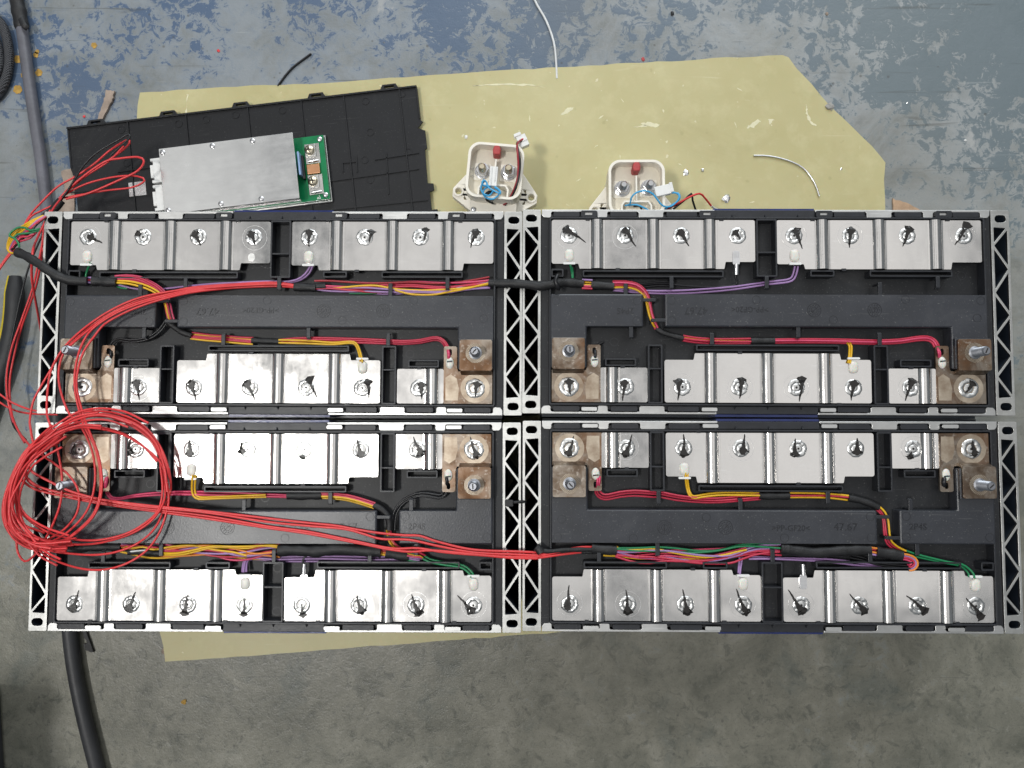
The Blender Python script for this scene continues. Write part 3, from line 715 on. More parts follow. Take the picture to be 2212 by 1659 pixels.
    fs = [(i * nr + k, i * nr + (k + 1) % nr, (i + 1) * nr + (k + 1) % nr, (i + 1) * nr + k) for i in range(3) for k in range(nr)] + [tuple(3 * nr + k for k in range(nr)), tuple(range(nr))[::-1]]
    cp.add(vs, fs); PL['cap'] = cp.mesh('sense_cap', 'silicone', 50, .001)
    PL['captab'] = MB().prism(rrect(-4.4, 4.4, -.75, .75, .5, 2), 0, 1.6).mesh('sense_tab', 'nylon', None, .001)
    ov = MB(); rg = [(2.9 * math.cos(2 * math.pi * k / 18), 4.3 * math.sin(2 * math.pi * k / 18)) for k in range(18)]; vs = []
    for s, z in ((1, 0), (1, .5), (.8, 1.1), (.4, 1.4)): vs += [(x * s, y * s, z) for x, y in rg]
    ov.add(vs, [(i * 18 + k, i * 18 + (k + 1) % 18, (i + 1) * 18 + (k + 1) % 18, (i + 1) * 18 + k) for i in range(3) for k in range(18)] + [tuple(54 + k for k in range(18)), tuple(range(18))[::-1]])
    PL['oval'] = ov.mesh('sense_cap', 'silicone', 50, .001)
    PL['ovslit'] = MB().box(-2.0, 2.0, -.5, .5, 1.2, 1.5).mesh('cap_slit', 'ink', None, .001)
    lg = MB(); lg.prism(rrect(-2.6, 2.6, -5.5, 5.0, 1.8, 4), 0, .7); lg.tube([(0, -5, 1.2), (0, -12.5, .2)], 1.7, 12)
    for k in range(5): lg.box(-2.1, 2.1, .2 + k * .85, .55 + k * .85, .7, .95)
    PL['lug'] = lg.mesh('crimp_lug', 'solder', 40, .001)
    gr = MB(); gr.prism([(2.6 * math.cos(2 * math.pi * k / 18), 3.2 * math.sin(2 * math.pi * k / 18)) for k in range(18)], 0, .1)
    for k in range(6): gr.box(-2.0, 2.0, -2.2 + k * .8, -1.8 + k * .8, .1, .25)
    PL['grill'] = gr.mesh('weld_print', 'weld', None, .001)
    tabm = MB(); tabm.box(-1.5, 1.5, 0, 1.8, ZE - 2, ZE + 2.2); PL['hook'] = tabm.mesh('hold_down', 'plastic_rim', None, .001)
    PL['screw'] = MB().lathe([(3.2, 0), (3.2, 1.5), (2.2, 2.2)], 0, 0, 14).mesh('plate_screw', 'steel', 40, .001)
build_plastics()
MIRV = {}
def mirrored(me, ax):
    k = (me.name, ax)
    if k not in MIRV:
        c = me.copy()
        for v in c.vertices: v.co[ax] = -v.co[ax]
        c.flip_normals(); MIRV[k] = c
    return MIRV[k]

INK = {  # per weld, in photo order: blob dx,dy, tail dx,dy  (1 unit = 0.1036 mm, y down)
 'TL': ([(20, 0, 105, 45), (-40, -30, -30, -20), (-30, -30, 20, 60), (-20, -25, 15, 55), (0, -45, 0, 70), (50, -45, 35, 40), (40, -60, 30, 25), (0, -50, -40, 75)],
        [(-30, -20, -8, 15), (-15, -40, 15, 90), (-25, -35, 20, 95), (-25, -35, 40, 90), (20, -70, 75, 70), (40, -50, 50, 75), (20, -30, 20, 80), (15, -35, 0, 60)]),
 'TR': ([(-30, -50, 120, 50), (0, -45, 75, 80), (-10, -30, 55, 75), (-20, -25, 20, 25), (15, -45, 55, 95), (0, -50, -10, 85), (20, -60, -35, 75), (30, -90, -65, 65)],
        [(0, -40, 10, 60), (-10, -35, -20, 100), (-25, -45, -30, 95), (20, -60, 0, 80), (40, -70, 20, 100), (0, -40, -20, 90), (10, -60, -45, 90), (35, -40, -25, 35)]),
 'BL': ([(-45, 30, -30, -40), (-45, 30, -40, -100), (-10, 40, -20, -90), (-45, 20, -50, -70), (-10, 60, -5, 40), (5, 40, -30, -75), (30, 35, -30, -90), (20, 50, -30, -90)],
        [(-10, 40, 30, -95), (-15, 35, 30, -85), (-25, 70, 0, -70), (-5, 75, 0, -35), (10, 75, 0, 5), (20, 50, -20, -75), (20, 65, -35, -75), (-10, 45, -110, -70)]),
 'BR': ([(-10, 50, 30, -85), (-10, 50, 40, -95), (0, 50, 0, -100), (15, 25, 25, -100), (-30, 50, -20, -70), (10, 30, 10, -75), (-25, 60, -15, 20), (25, 40, 5, -65)],
        [(-20, 30, -5, -130), (0, 60, -10, -100), (15, 60, -20, -105), (20, 60, -50, -110), (10, 50, -90, -105), (40, 45, -65, -80), (60, 40, -75, -70), (40, 80, -65, -55)]),
}
MODS = {'TL': (-.178026, .085236, -.004394), 'TR': (.178147, .085125, -.005085), 'BL': (-.178941, -.070990, -.000455), 'BR': (.178141, -.070205, -.002052)}
MLABEL = {'TL': 'battery module whose long edge faces the circuit board, red wires sweeping over its terminal',
          'TR': 'battery module beside the contactor with blue leads, clear of any loose red wire',
          'BL': 'battery module with the coil of red wire lying over one end',
          'BR': 'battery module opposite the coiled end, with green leads at its far corner and lugs unconnected'}
def build_module(key):
    x, y, a = MODS[key]; rot = key[0] == 'B'
    root = empty('battery_module', (x, y, SHZ), a + (math.pi if rot else 0), MLABEL[key], 'battery', 'four open battery modules')
    rnd = random.Random(hash(key) % 97 if False else {'TL': 1, 'TR': 2, 'BL': 3, 'BR': 4}[key])
    def L(name, me, loc=(0, 0, 0), rz=0, bevel=0, par=None):
        return link(name, me, par or root, tuple(c * .001 for c in loc), rz, bevel)
    L('cell_pack', PL['cells']); tray = L('tray', PL['tray']); L('rim', PL['rim'], bevel=.0003, par=tray); L('border', PL['border'], par=tray)
    boxes = [L('duct_cover', PL['box_long'], bevel=.0011), L('duct_cover', PL['box_short'], bevel=.0011)]
    for i in range(7): L('slot_frame', PL['slot%d' % i], bevel=.0003, par=tray)
    for i in range(3): L('divider_bay', PL['comp%d' % i], bevel=.0003, par=tray)
    for c in PL['clips']: L('wire_clip', c, bevel=.0003, par=tray)
    for e in PL['edge']:
        L('edge_block', e, bevel=.0003, par=tray); L('edge_block', mirrored(e, 1), bevel=.0003, par=tray)
    for me in (PL['side'], mirrored(PL['side'], 1)):
        sp = L('side_plate', me, bevel=.00025)
    for s in (1, -1):
        L('gap_shade_strip', PL['gap_shade'] if s > 0 else mirrored(PL['gap_shade'], 1)); L('film_flap', PL['film'] if s > 0 else mirrored(PL['film'], 1))
        for u in (-129.3, -42.6, 42.6, 129.3):
            if s > 0 and not rot: L('latch_loop', PL['loop'], (u, 71.6, .2), bevel=.0003); L('latch_tongue', PL['lip'], (u, 72.4, -1.6), 0, par=None)
            else: L('latch_tongue', PL['lip'], (u, s * 71.8, 0), 0)
    for me, co in ((END_CAP, END_CORE), (mirrored(END_CAP, 0), mirrored(END_CORE, 0))):
        ep = L('end_plate', me, bevel=.0003); L('end_plate_core', co, par=ep)
        sg = 1 if me is END_CAP else -1
        for vv in (41, -41): L('plate_screw', PL['screw'], (sg * 171.4, vv + 4, 60), par=ep)
    # busbars
    for k, (me, cu, row) in enumerate(((BUS_LONG, -2 * PITCH, 0), (BUS_LONG, 2 * PITCH, 0), (BUS_MID, 0, 1))):
        bb = L('busbar', me, (cu, 0, ZB))
        for j in range(4):
            wi = (j if k == 0 else j + 4) if row == 0 else j + 2
            weld(bb, key, rot, row, wi, (WU[wi] - cu, WV * (1 if row == 0 else -1), 0), rnd, a)
        if row == 0:
            L('sense_cap', PL['cap'], (-61.6, 40.6, 0), par=bb); L('sense_tab', PL['captab'], (-61.6, 34.6, .2), par=bb)
            if k == 0:
                if key == 'TL': L('weld_print', PL['grill'], (60.5, 40.5, .05), par=bb)
                else: L('crimp_lug', PL['lug'], (60.3, 39.2, .05), par=bb)
            L('hold_down', PL['hook'], (-48, 66.6, -ZB), par=bb); L('hold_down', PL['hook'], (50, 66.6, -ZB), par=bb); L('hold_down', PL['hook'], (-26, 29.6, -ZB), par=bb)
        else:
            L('sense_cap', PL['cap'], (61.6, -40.6, 0), math.pi, par=bb); L('sense_tab', PL['captab'], (61.6, -34.4, .2), par=bb)
            L('hold_down', PL['hook'], (-20, -31.4, -ZB), par=bb); L('hold_down', PL['hook'], (51, -68.4, -ZB), par=bb)
    for nm, sg in (('L', 1), ('R', -1)):
        bb = L('terminal_plate', PL['low' + nm])
        L('knurled_patch', PL['kn' + nm], par=bb)
        ls = L('link_strip', BUS_END if sg > 0 else mirrored(BUS_END, 0), (-104.0 * sg, 0, ZB))
        up = L('terminal_block', PL['up' + nm], bevel=.0003)
        L('terminal_housing', PL['hs' + nm], bevel=.0004)
        s = L('stud', PL['stud'], (-144.6 * sg, -30.6, ZE + 9.6), rnd.uniform(0, 3)); L('stud_slot', PL['slot'], (0, 0, 0), par=s); L('washer_print', PL['washer'], (0, 0, .02), par=s)
        weld(bb, key, rot, 1, 0 if sg > 0 else 7, (-3.5 * PITCH * sg, -WV, ZB + .35), rnd, a, True)
        weld(ls, key, rot, 1, 1 if sg > 0 else 6, ((104.0 - 2.5 * PITCH) * sg, -WV, 0), rnd, a)
        L('sense_cap', PL['oval'], (-125.4 * sg, -37.2, ZB + .3), par=bb); L('cap_slit', PL['ovslit'], (-125.4 * sg, -36.2, ZB + .3), .1, par=bb)
        L('hold_down', PL['hook'], (-104.0 * sg - 1, -42.0, 0))
    # moulded writing and marks
    T = ZE + 4.5
    L('moulded_text', PL['t1'], (-103.2, -.4, T), math.pi, par=boxes[1]); L('moulded_text', PL['t2'], (-52.0, 0, T), math.pi, par=boxes[0]); L('moulded_text', PL['t3'], (-13.2, 1.0, T), math.pi, par=boxes[0])
    L('date_dial', PL['dial'], (33.2, .4, T), 2.3, par=boxes[0]); L('date_dial', PL['dial'], (76.7, .6, T), 0, par=boxes[0])
    for u, v in ((-70, 7.3), (-8.5, 7.8), (-69.6, -7.6), (99, 8.4), (46.8, -6.6), (153, 7.6), (150, -5)): L('ejector_mark', PL['ejector'], (u, v, T), par=boxes[0])
    for u, v in ((-153.6, 6.8), (-94.6, 6.7), (-95, -7.8)): L('ejector_mark', PL['ejector'], (u, v, T), par=boxes[1])
    for u, v in ((0, 31), (0, 62), (-81.5, -35), (-81.5, -60), (81, -35), (-20, 37), (146, 28), (-110, -22), (95, -30), (10, -20), (57, -20)): L('ejector_mark', PL['ejector'], (u, v, ZTRAY), par=tray)
    return root
def weld(par, key, rot, row, wi, loc, rnd, a, big=False):
    w = link('weld', (WELDS_BIG if big else WELDS)[rnd.randrange(3 if big else 6)], par, tuple(c * .001 for c in loc), rnd.uniform(0, 6.28))
    link('pin_hole', PIT, w, (0, 0, .00016))
    # which picture position is this weld?
    prow = row if not rot else 1 - row
    pidx = wi if not rot else 7 - wi
    bx, by, tx, ty = INK[key][prow][pidx]
    s = .1036 * (-1 if rot else 1)
    me = ink_mesh(bx * s, -by * s, tx * s, -ty * s, rnd)
    link('ink_mark', me, par, tuple(c * .001 for c in loc), 0)
    if rnd.random() < .55 and not big: link('scribe_ring', RING, par, ((loc[0] + rnd.uniform(-.8, .8)) * .001, (loc[1] + rnd.uniform(-1.2, .6)) * .001, loc[2] * .001), 0)
for k in ('TL', 'TR', 'BL', 'BR'): build_module(k)

# ------------------------------------------------------------------ wiring harnesses
def harness(label, where, group=None):
    return empty('wiring_harness', where, 0, label, 'wires', group)
class Off:                                   # children are given in world space, so the thing's base is subtracted
    pass
def at_root(label, cat, name='wiring_harness'):
    return empty(name, (0, 0, 0), 0, label, cat)
def lead(par, mat, z, *segs, **kw): return wire(par, mat, path(z, *segs), **kw)

up = at_root('black taped wiring harness crossing from one upper module to the other, yellow and crimson wires', 'wires')
# - left part (over the module next to the circuit board)
tape(up, path(6, ('c1', [(122, 392, 4), (200, 425), (300, 490, 8), (390, 550, 8), (480, 590, 7), (560, 602, 6), (636, 604, 5)])), .0034, 1)
tape(up, path(4, ('c1', [(672, 604), (750, 606), (846, 612)])), .0034, 2)
bundle(up, ['violet', 'green', 'crimson', 'violet'], path(4, ('c1', [(620, 602), (690, 604)])), .0012, 3)
bundle(up, ['crimson', 'pink', 'crimson', 'pink'], path(3, ('c1', [(835, 588), (920, 580), (1010, 590), (1090, 625), (1150, 662), (1195, 710), (1215, 770), (1228, 830), (1244, 884, 2)])), .0013, 4, .3)
bundle(up, ['yellow', 'yellow'], path(2.4, ('c1', [(835, 608), (930, 612), (1030, 635), (1110, 668), (1175, 712), (1203, 770), (1218, 830), (1232, 884, 1)])), .0014, 5, .3)
lead(up, 'violet', 1.5, ('c1', [(835, 625), (900, 640), (1000, 660, 0), (1150, 662, -2), (1350, 640, -1), (1550, 622), (1750, 612), (1960, 604)]), ('c2', [(130, 606), (220, 592), (280, 550), (318, 492, 2)]))
lead(up, 'violet', .2, ('c1', [(1750, 618), (1960, 612)]), ('c2', [(160, 612), (250, 592), (310, 545), (335, 490, 2)]))
lead(up, 'green', 2, ('c1', [(840, 590), (880, 598), (905, 612), (890, 622), (850, 620)]))
lead(up, 'green', 1, ('c1', [(835, 632), (880, 652), (925, 656), (900, 645)]))
lead(up, 'green', 0, ('c1', [(622, 582, 0), (628, 540), (648, 490, 3), (655, 470, 4)]))
tape(up, path(1.5, ('c1', [(1212, 888), (1250, 925), (1310, 968), (1392, 1000)])), .0021, 6)
bundle(up, ['yellow', 'crimson', 'crimson', 'yellow', 'crimson'], path(.6, ('c1', [(1385, 1000), (1500, 1012), (1625, 1020), (1740, 1030), (1838, 1036)])), .0012, 7, .3)
tape(up, path(.6, ('c1', [(1828, 1034), (1920, 1038)]), ('c2', [(20, 1040), (98, 1042)])), .0022, 8)
bundle(up, ['crimson', 'crimson', 'crimson'], path(.8, ('c2', [(90, 1038), (200, 1028), (330, 1026), (500, 1030), (700, 1038), (880, 1046), (1000, 1050), (1120, 1040), (1210, 1020), (1260, 1025), (1295, 1055), (1312, 1090, 2), (1318, 1110, 1)])), .0012, 9, .25)
bundle(up, ['yellow', 'yellow'], path(1.2, ('c2', [(90, 1042), (300, 1046), (480, 1054), (600, 1046), (645, 1058), (668, 1105), (682, 1165, 3), (686, 1195, 4)])), .0016, 10, .2)
lead(up, 'pink', 3, ('c2', [(1312, 1098, 0), (1318, 1115, 4), (1322, 1145, 4.5), (1322, 1170, 3)]), r=.0012)
bundle(up, ['black', 'black'], path(0, ('c1', [(1205, 900, 1), (1165, 960), (1110, 1005), (1040, 1032), (950, 1042), (880, 1030), (840, 1040), (820, 1060), (806, 1088, 1)])), .0016, 11, .2)
lead(up, 'black', 3, ('c1', [(802, 1092, 0), (802, 1115, 4), (806, 1140, 4.3), (808, 1160, 3)]), r=.0011)
# after the loose red wires join
tape(up, path(2, ('c2', [(200, 645), (280, 648), (358, 652)])), .0031, 12)
tape(up, path(1.6, ('c2', [(340, 642), (430, 638)])), .0022, 13)
bundle(up, ['crimson', 'crimson', 'crimson', 'pink', 'darkred'], path(1, ('c2', [(350, 640), (460, 642), (600, 652), (760, 655), (900, 645), (1050, 632), (1200, 636), (1330, 632), (1480, 618), (1620, 600)])), .0014, 14, .9)
bundle(up, ['violet', 'violet', 'violet'], path(.6, ('c2', [(350, 645), (430, 662), (540, 672), (700, 676), (900, 684), (1100, 682), (1300, 680), (1420, 655), (1530, 640), (1620, 632)])), .0013, 15, .9)
lead(up, 'yellow', 2, ('c2', [(430, 650, 0), (560, 648), (700, 636), (800, 636), (900, 655), (1000, 665), (1150, 670), (1330, 662), (1480, 648), (1620, 622)]))
lead(up, 'yellow', 2.2, ('c2', [(880, 640, 0), (940, 670), (1050, 698), (1200, 702), (1330, 680), (1440, 660), (1620, 616)]))
lead(up, 'green', -.5, ('c2', [(600, 690), (700, 692), (800, 690)])); lead(up, 'green', 0, ('c2', [(990, 646), (1060, 642), (1140, 646)]))
# - taped bridge to the right-hand module
tape(up, path(7, ('c2', [(1615, 615, 2), (1700, 618, 4), (1800, 620), (1900, 628, 8), (1985, 640, 8)]), ('c3', [(120, 640), (200, 630), (262, 618), (330, 612, 4), (400, 618, 3), (452, 622, 2)])), .0033, 16)
lead(up, 'black', 9, ('c3', [(268, 560), (252, 600, 10.5), (268, 640, 10), (275, 660, 7)]), r=.0015, name='cable_tie')
bundle(up, ['crimson', 'pink', 'yellow', 'yellow', 'violet'], path(2, ('c3', [(445, 625), (520, 628)])), .0016, 17, .2)
tape(up, path(2, ('c3', [(512, 630), (590, 634), (676, 640)])), .0032, 18)
bundle(up, ['crimson', 'pink', 'crimson'], path(2, ('c3', [(668, 618), (760, 616), (840, 632), (890, 668), (920, 715), (936, 770), (948, 840), (965, 890), (990, 945, 1)])), .0013, 19, .25)
bundle(up, ['yellow', 'yellow'], path(1.4, ('c3', [(668, 642), (760, 642), (830, 658), (880, 690), (908, 735), (922, 790), (938, 850), (960, 900), (982, 935, 0)])), .0014, 20, .25)
bundle(up, ['violet', 'violet'], path(-1, ('c3', [(668, 664), (800, 676), (950, 682), (1150, 680), (1350, 670), (1550, 655), (1700, 635), (1800, 620), (1900, 610), (1960, 595, 0), (1985, 560, 0), (2000, 495, 2)])), .0019, 21, .15)
lead(up, 'green', 0, ('c3', [(376, 585, 0), (372, 545), (364, 500, 3), (360, 475, 4)])); lead(up, 'green', 0, ('c3', [(380, 590, 0), (380, 545), (374, 500, 2)]), r=.0006)
bundle(up, ['black', 'black', 'black'], path(-1.5, ('c3', [(676, 648), (800, 645), (900, 632), (1000, 622), (1090, 625)])), .0016, 22, .3)
lead(up, 'black', -.5, ('c3', [(1090, 626), (1250, 640), (1450, 642), (1540, 635), (1572, 612, 0), (1560, 580, 1), (1562, 555, 1.5)]))
tape(up, path(1, ('c3', [(985, 945), (1020, 970), (1090, 995), (1182, 1018)])), .0020, 23)
bundle(up, ['crimson', 'crimson', 'yellow', 'crimson'], path(.6, ('c3', [(1176, 1012), (1260, 1026), (1370, 1036), (1500, 1040), (1680, 1040)])), .0011, 24, .3)
tape(up, path(.6, ('c3', [(1670, 1036), (1750, 1036), (1842, 1036)])), .0026, 25)
bundle(up, ['crimson', 'pink', 'crimson'], path(.8, ('c4', [(85, 1036), (300, 1034), (560, 1038), (760, 1045), (860, 1046), (1000, 1040), (1120, 1022), (1195, 1018), (1240, 1035), (1262, 1065, 2), (1275, 1090, 1)])), .0013, 26, .15)
bundle(up, ['yellow', 'yellow'], path(0, ('c4', [(600, 1046, -2.5), (622, 1050, -1.5), (638, 1078), (638, 1120, 1), (634, 1170, 3), (630, 1200, 4)])), .0015, 27, .1)
bundle(up, ['pink', 'pink'], path(3, ('c4', [(1275, 1085, 0), (1278, 1105, 4), (1285, 1130, 4.5), (1285, 1155, 3)])), .0014, 28, .1)
lead(up, 'black', 3, ('c3', [(542, 1092, 0), (540, 1115, 4), (541, 1150, 4.3), (542, 1165, 3)]), r=.0012)
lead(up, 'black', -3, ('c3', [(600, 1045), (570, 1060), (555, 1080)]), r=.0010)

lw = at_root('taped harness with yellow wires running under the coil of red wire', 'wires')
bundle(lw, ['pink', 'pink'], path(1, ('d1', [(770, 545, 4), (772, 590, 3), (780, 630, 0), (810, 668), (880, 672), (960, 655), (1100, 640), (1300, 632), (1600, 634), (1935, 645)]), ('d2', [(100, 648), (160, 650)])), .0016, 31, .2)
bundle(lw, ['crimson'], path(.2, ('d1', [(1240, 636), (1500, 642), (1935, 655)]), ('d2', [(160, 660)])), .0016, 32, .2)
bundle(lw, ['yellow', 'yellow'], path(.6, ('d1', [(1412, 500, 4), (1410, 545, 3), (1408, 600, 1), (1418, 645), (1450, 665), (1520, 664), (1700, 658), (1935, 650)])), .0016, 33, .1)
tape(lw, path(1, ('d2', [(150, 645), (250, 648), (330, 646), (400, 645)])), .0031, 34)
bundle(lw, ['crimson', 'pink', 'yellow', 'yellow'], path(1.2, ('d2', [(392, 648), (480, 652), (580, 662), (690, 690), (785, 720)])), -.0012, 35, .2)
tape(lw, path(1.4, ('d2', [(776, 716), (830, 745), (875, 790), (890, 850), (888, 898)])), .0023, 36)
bundle(lw, ['yellow', 'orange', 'crimson'], path(1, ('d2', [(888, 892), (895, 950), (925, 1005), (975, 1040)])), .0013, 37, .2)
bundle(lw, ['black', 'black', 'black'], path(0, ('d2', [(1308, 600, 1), (1290, 640), (1250, 660), (1170, 645), (1090, 645), (1000, 685), (945, 745), (920, 820), (915, 900)])), .0013, 38, .3)
lead(lw, 'black', 3, ('d2', [(1308, 580, 0), (1308, 555, 4), (1308, 520, 4.3), (1308, 505, 3)]), r=.0013)
lead(lw, 'pink', 3, ('d1', [(775, 600, 0), (768, 570, 4), (772, 535, 4.4), (775, 515, 3)]), r=.0014)
tape(lw, path(2, ('d1', [(470, 1045), (600, 1030), (700, 1022), (800, 1020), (880, 1022)])), .0030, 39)
bundle(lw, ['yellow', 'orange', 'crimson', 'violet', 'pink', 'black'], path(1.4, ('d1', [(870, 1015), (980, 1022), (1100, 1030), (1200, 1035), (1350, 1040), (1500, 1052), (1650, 1060), (1800, 1055), (1935, 1040)]), ('d2', [(100, 1042)])), .0019, 40, 1.2)
bundle(lw, ['pink', 'violet', 'crimson'], path(1.8, ('d1', [(1180, 1060), (1300, 1050), (1450, 1040), (1560, 1052), (1680, 1080), (1800, 1078), (1935, 1050)]), ('d2', [(100, 1036)])), .0018, 41, 1.0)
lead(lw, 'yellow', 4, ('d1', [(1150, 1075, 2), (1300, 1078), (1420, 1055), (1540, 1025), (1700, 1025), (1800, 1030), (1900, 1010), (2000, 1010)]), ('d2', [(110, 1022, 3)]))
lead(lw, 'yellow', 4.6, ('d1', [(1150, 1065, 2), (1290, 1066), (1430, 1038), (1550, 1015), (1700, 1018), (1830, 1015), (1935, 1012)]), ('d2', [(110, 1030, 3)]))
lead(lw, 'yellow', 3.4, ('d1', [(900, 1010, 2), (960, 1028), (1040, 1020), (1120, 1040), (1250, 1018), (1400, 1010), (1550, 1040), (1700, 1060), (1790, 1085)]))
lead(lw, 'orange', 3, ('d1', [(1160, 1050, 2), (1300, 1025), (1450, 1010), (1600, 1015), (1750, 1045), (1850, 1070), (1960, 1062)]), ('d2', [(100, 1050, 2)]))
tape(lw, path(2, ('d1', [(925, 1062, 4), (1000, 1058), (1080, 1062), (1160, 1070)])), .0019, 42)
lead(lw, 'white_wire', 4, ('d1', [(928, 1058), (990, 1050), (1070, 1044)]), r=.0006)
bundle(lw, ['violet', 'violet', 'violet'], path(-.5, ('d1', [(1770, 1205, 3), (1775, 1150, 1), (1790, 1110, 0), (1830, 1096), (1935, 1102)]), ('d2', [(100, 1108), (400, 1108), (700, 1112), (1000, 1105)])), .0016, 43, .2)
lead(lw, 'green', -3, ('d1', [(1540, 1088), (1650, 1095), (1720, 1090)]))
tape(lw, path(2.4, ('d2', [(85, 1045), (200, 1040), (350, 1050), (500, 1035), (650, 1042), (760, 1050), (830, 1055)])), .0044, 44)
bundle(lw, ['yellow', 'orange', 'crimson', 'darkred'], path(2.4, ('d2', [(822, 1055), (880, 1065)])), .0015, 45, .2)
tape(lw, path(2.4, ('d2', [(868, 1064), (950, 1080), (1032, 1088)])), .0034, 46)
bundle(lw, ['green', 'violet', 'violet', 'pink', 'yellow', 'crimson'], path(3, ('d2', [(1020, 1088), (1070, 1098), (1110, 1100), (1125, 1108, 1)])), .0012, 47, .3)
bundle(lw, ['green', 'green'], path(2.2, ('d2', [(1030, 1062), (1090, 1062), (1130, 1085), (1180, 1115), (1300, 1140), (1400, 1155), (1450, 1180), (1485, 1218, 3), (1490, 1240, 4)])), .0016, 48, .2)
lead(lw, 'black', 1, ('d2', [(290, 1080), (270, 1100), (262, 1140, 1.6)]))
for k, (pt, c) in enumerate([((520, 680), 'black'), ((500, 830), 'black')]): pass
lead(lw, 'black', 2, ('d1', [(520, 690, -4), (530, 740), (510, 820), (470, 890), (440, 1000), (460, 1040)]))

lr = at_root('taped harness with green, violet and pink wires beside the lone metal lugs', 'wires')
bundle(lr, ['crimson', 'crimson', 'crimson'], path(.8, ('d3', [(560, 590, 2), (560, 625, 1), (590, 655), (640, 658), (720, 640), (830, 630), (950, 638), (1030, 642), (1130, 662), (1280, 678), (1420, 682), (1560, 672), (1740, 656)])), .0018, 51, .12)
bundle(lr, ['yellow', 'yellow'], path(1.4, ('d3', [(1205, 480, 4), (1205, 530, 3), (1212, 590, 1), (1228, 640), (1260, 660), (1320, 650), (1420, 638), (1560, 636), (1735, 638)])), .0017, 52, .1)
bundle(lr, ['pink', 'pink'], path(3, ('d3', [(560, 590, 0), (562, 560, 4), (565, 530, 4.4), (568, 510, 3)])), .0014, 53, .1)
tape(lr, path(1, ('d3', [(1730, 648), (1800, 650), (1880, 650), (1950, 648)])), .0028, 54)
bundle(lr, ['yellow', 'crimson', 'yellow'], path(1, ('d4', [(185, 646), (300, 646), (450, 648), (560, 656), (636, 664)])), .0016, 55, .15)
tape(lr, path(1.4, ('d4', [(628, 664), (700, 678), (770, 700), (850, 735)])), .0025, 56)
bundle(lr, ['crimson', 'crimson', 'yellow'], path(1.2, ('d4', [(842, 738), (875, 775), (892, 820), (898, 880), (905, 940), (925, 990), (975, 1030), (1040, 1060)])), .0014, 57, .2)
lead(lr, 'black', 3, ('d4', [(1318, 590, 0), (1320, 565, 4), (1323, 535, 4.3), (1325, 515, 3)]), r=.0015)
tape(lr, path(3, ('d3', [(515, 1030), (600, 1038), (695, 1044)])), .0038, 58)
bundle(lr, ['green', 'green'], path(2.4, ('d3', [(690, 1036), (780, 1044), (900, 1044), (1000, 1036), (1150, 1038), (1300, 1046), (1450, 1040), (1580, 1018), (1700, 1012), (1880, 1014)])), .0016, 59, .7)
bundle(lr, ['pink', 'crimson', 'violet', 'pink'], path(2, ('d3', [(690, 1058), (820, 1072), (950, 1070), (1100, 1072), (1250, 1078), (1400, 1080), (1520, 1075), (1620, 1045), (1720, 1025), (1890, 1028)])), .0020, 60, .8)
bundle(lr, ['crimson', 'violet', 'pink'], path(1.2, ('d3', [(690, 1070), (820, 1095), (930, 1100), (1050, 1085), (1180, 1098), (1320, 1110), (1450, 1102), (1580, 1080), (1700, 1050), (1890, 1045)])), .0019, 61, .9)
lead(lr, 'crimson', 2.4, ('d3', [(860, 1092), (980, 1095), (1090, 1108), (1230, 1132), (1380, 1142), (1520, 1138), (1610, 1108), (1700, 1078), (1800, 1062), (1890, 1056)]))
lead(lr, 'yellow', 3, ('d3', [(690, 1015, 3), (730, 1035), (830, 1040), (960, 1032), (1100, 1060), (1220, 1082), (1350, 1095), (1470, 1080), (1560, 1058), (1640, 1040)]))
lead(lr, 'yellow', .2, ('d3', [(600, 1082), (720, 1088), (850, 1104), (1000, 1105), (1150, 1105), (1300, 1110), (1400, 1108)]))
lead(lr, 'violet', -1, ('d3', [(1610, 1095, 0), (1600, 1150, 0), (1592, 1210, 3), (1590, 1240, 4)])); lead(lr, 'violet', -1, ('d3', [(1590, 1095, 0), (1585, 1150, 0), (1580, 1210, 3)]))
tape(lr, path(3, ('d3', [(1885, 1030), (1950, 1036)]), ('d4', [(150, 1030), (220, 1040), (330, 1058), (420, 1060), (520, 1050), (640, 1042), (785, 1040)])), .0040, 62)
bundle(lr, ['violet', 'orange', 'crimson', 'orange'], path(3, ('d4', [(775, 1045), (840, 1055)])), .0017, 63, .2)
tape(lr, path(3, ('d4', [(828, 1055), (920, 1068), (1018, 1085)])), .0038, 64)
bundle(lr, ['orange', 'violet', 'crimson', 'pink'], path(3.4, ('d4', [(1008, 1088), (1060, 1095), (1098, 1115), (1108, 1145), (1085, 1168), (1062, 1168, 2)])), -.0012, 65, .2)
bundle(lr, ['green', 'green'], path(2, ('d4', [(1040, 1062), (1120, 1085), (1230, 1110), (1350, 1135), (1440, 1148), (1490, 1180), (1520, 1215, 3), (1525, 1245, 4)])), .0026, 66, .3)
bundle(lr, ['violet', 'violet'], path(-.5, ('d4', [(-100, 1100), (150, 1104), (400, 1112), (550, 1125), (700, 1145), (850, 1160), (1060, 1168)])), .0013, 67, .3)
bundle(lr, ['black', 'black'], path(.4, ('d4', [(640, 1085), (720, 1102), (800, 1130), (880, 1152), (1070, 1170)])), .0016, 68, .3)

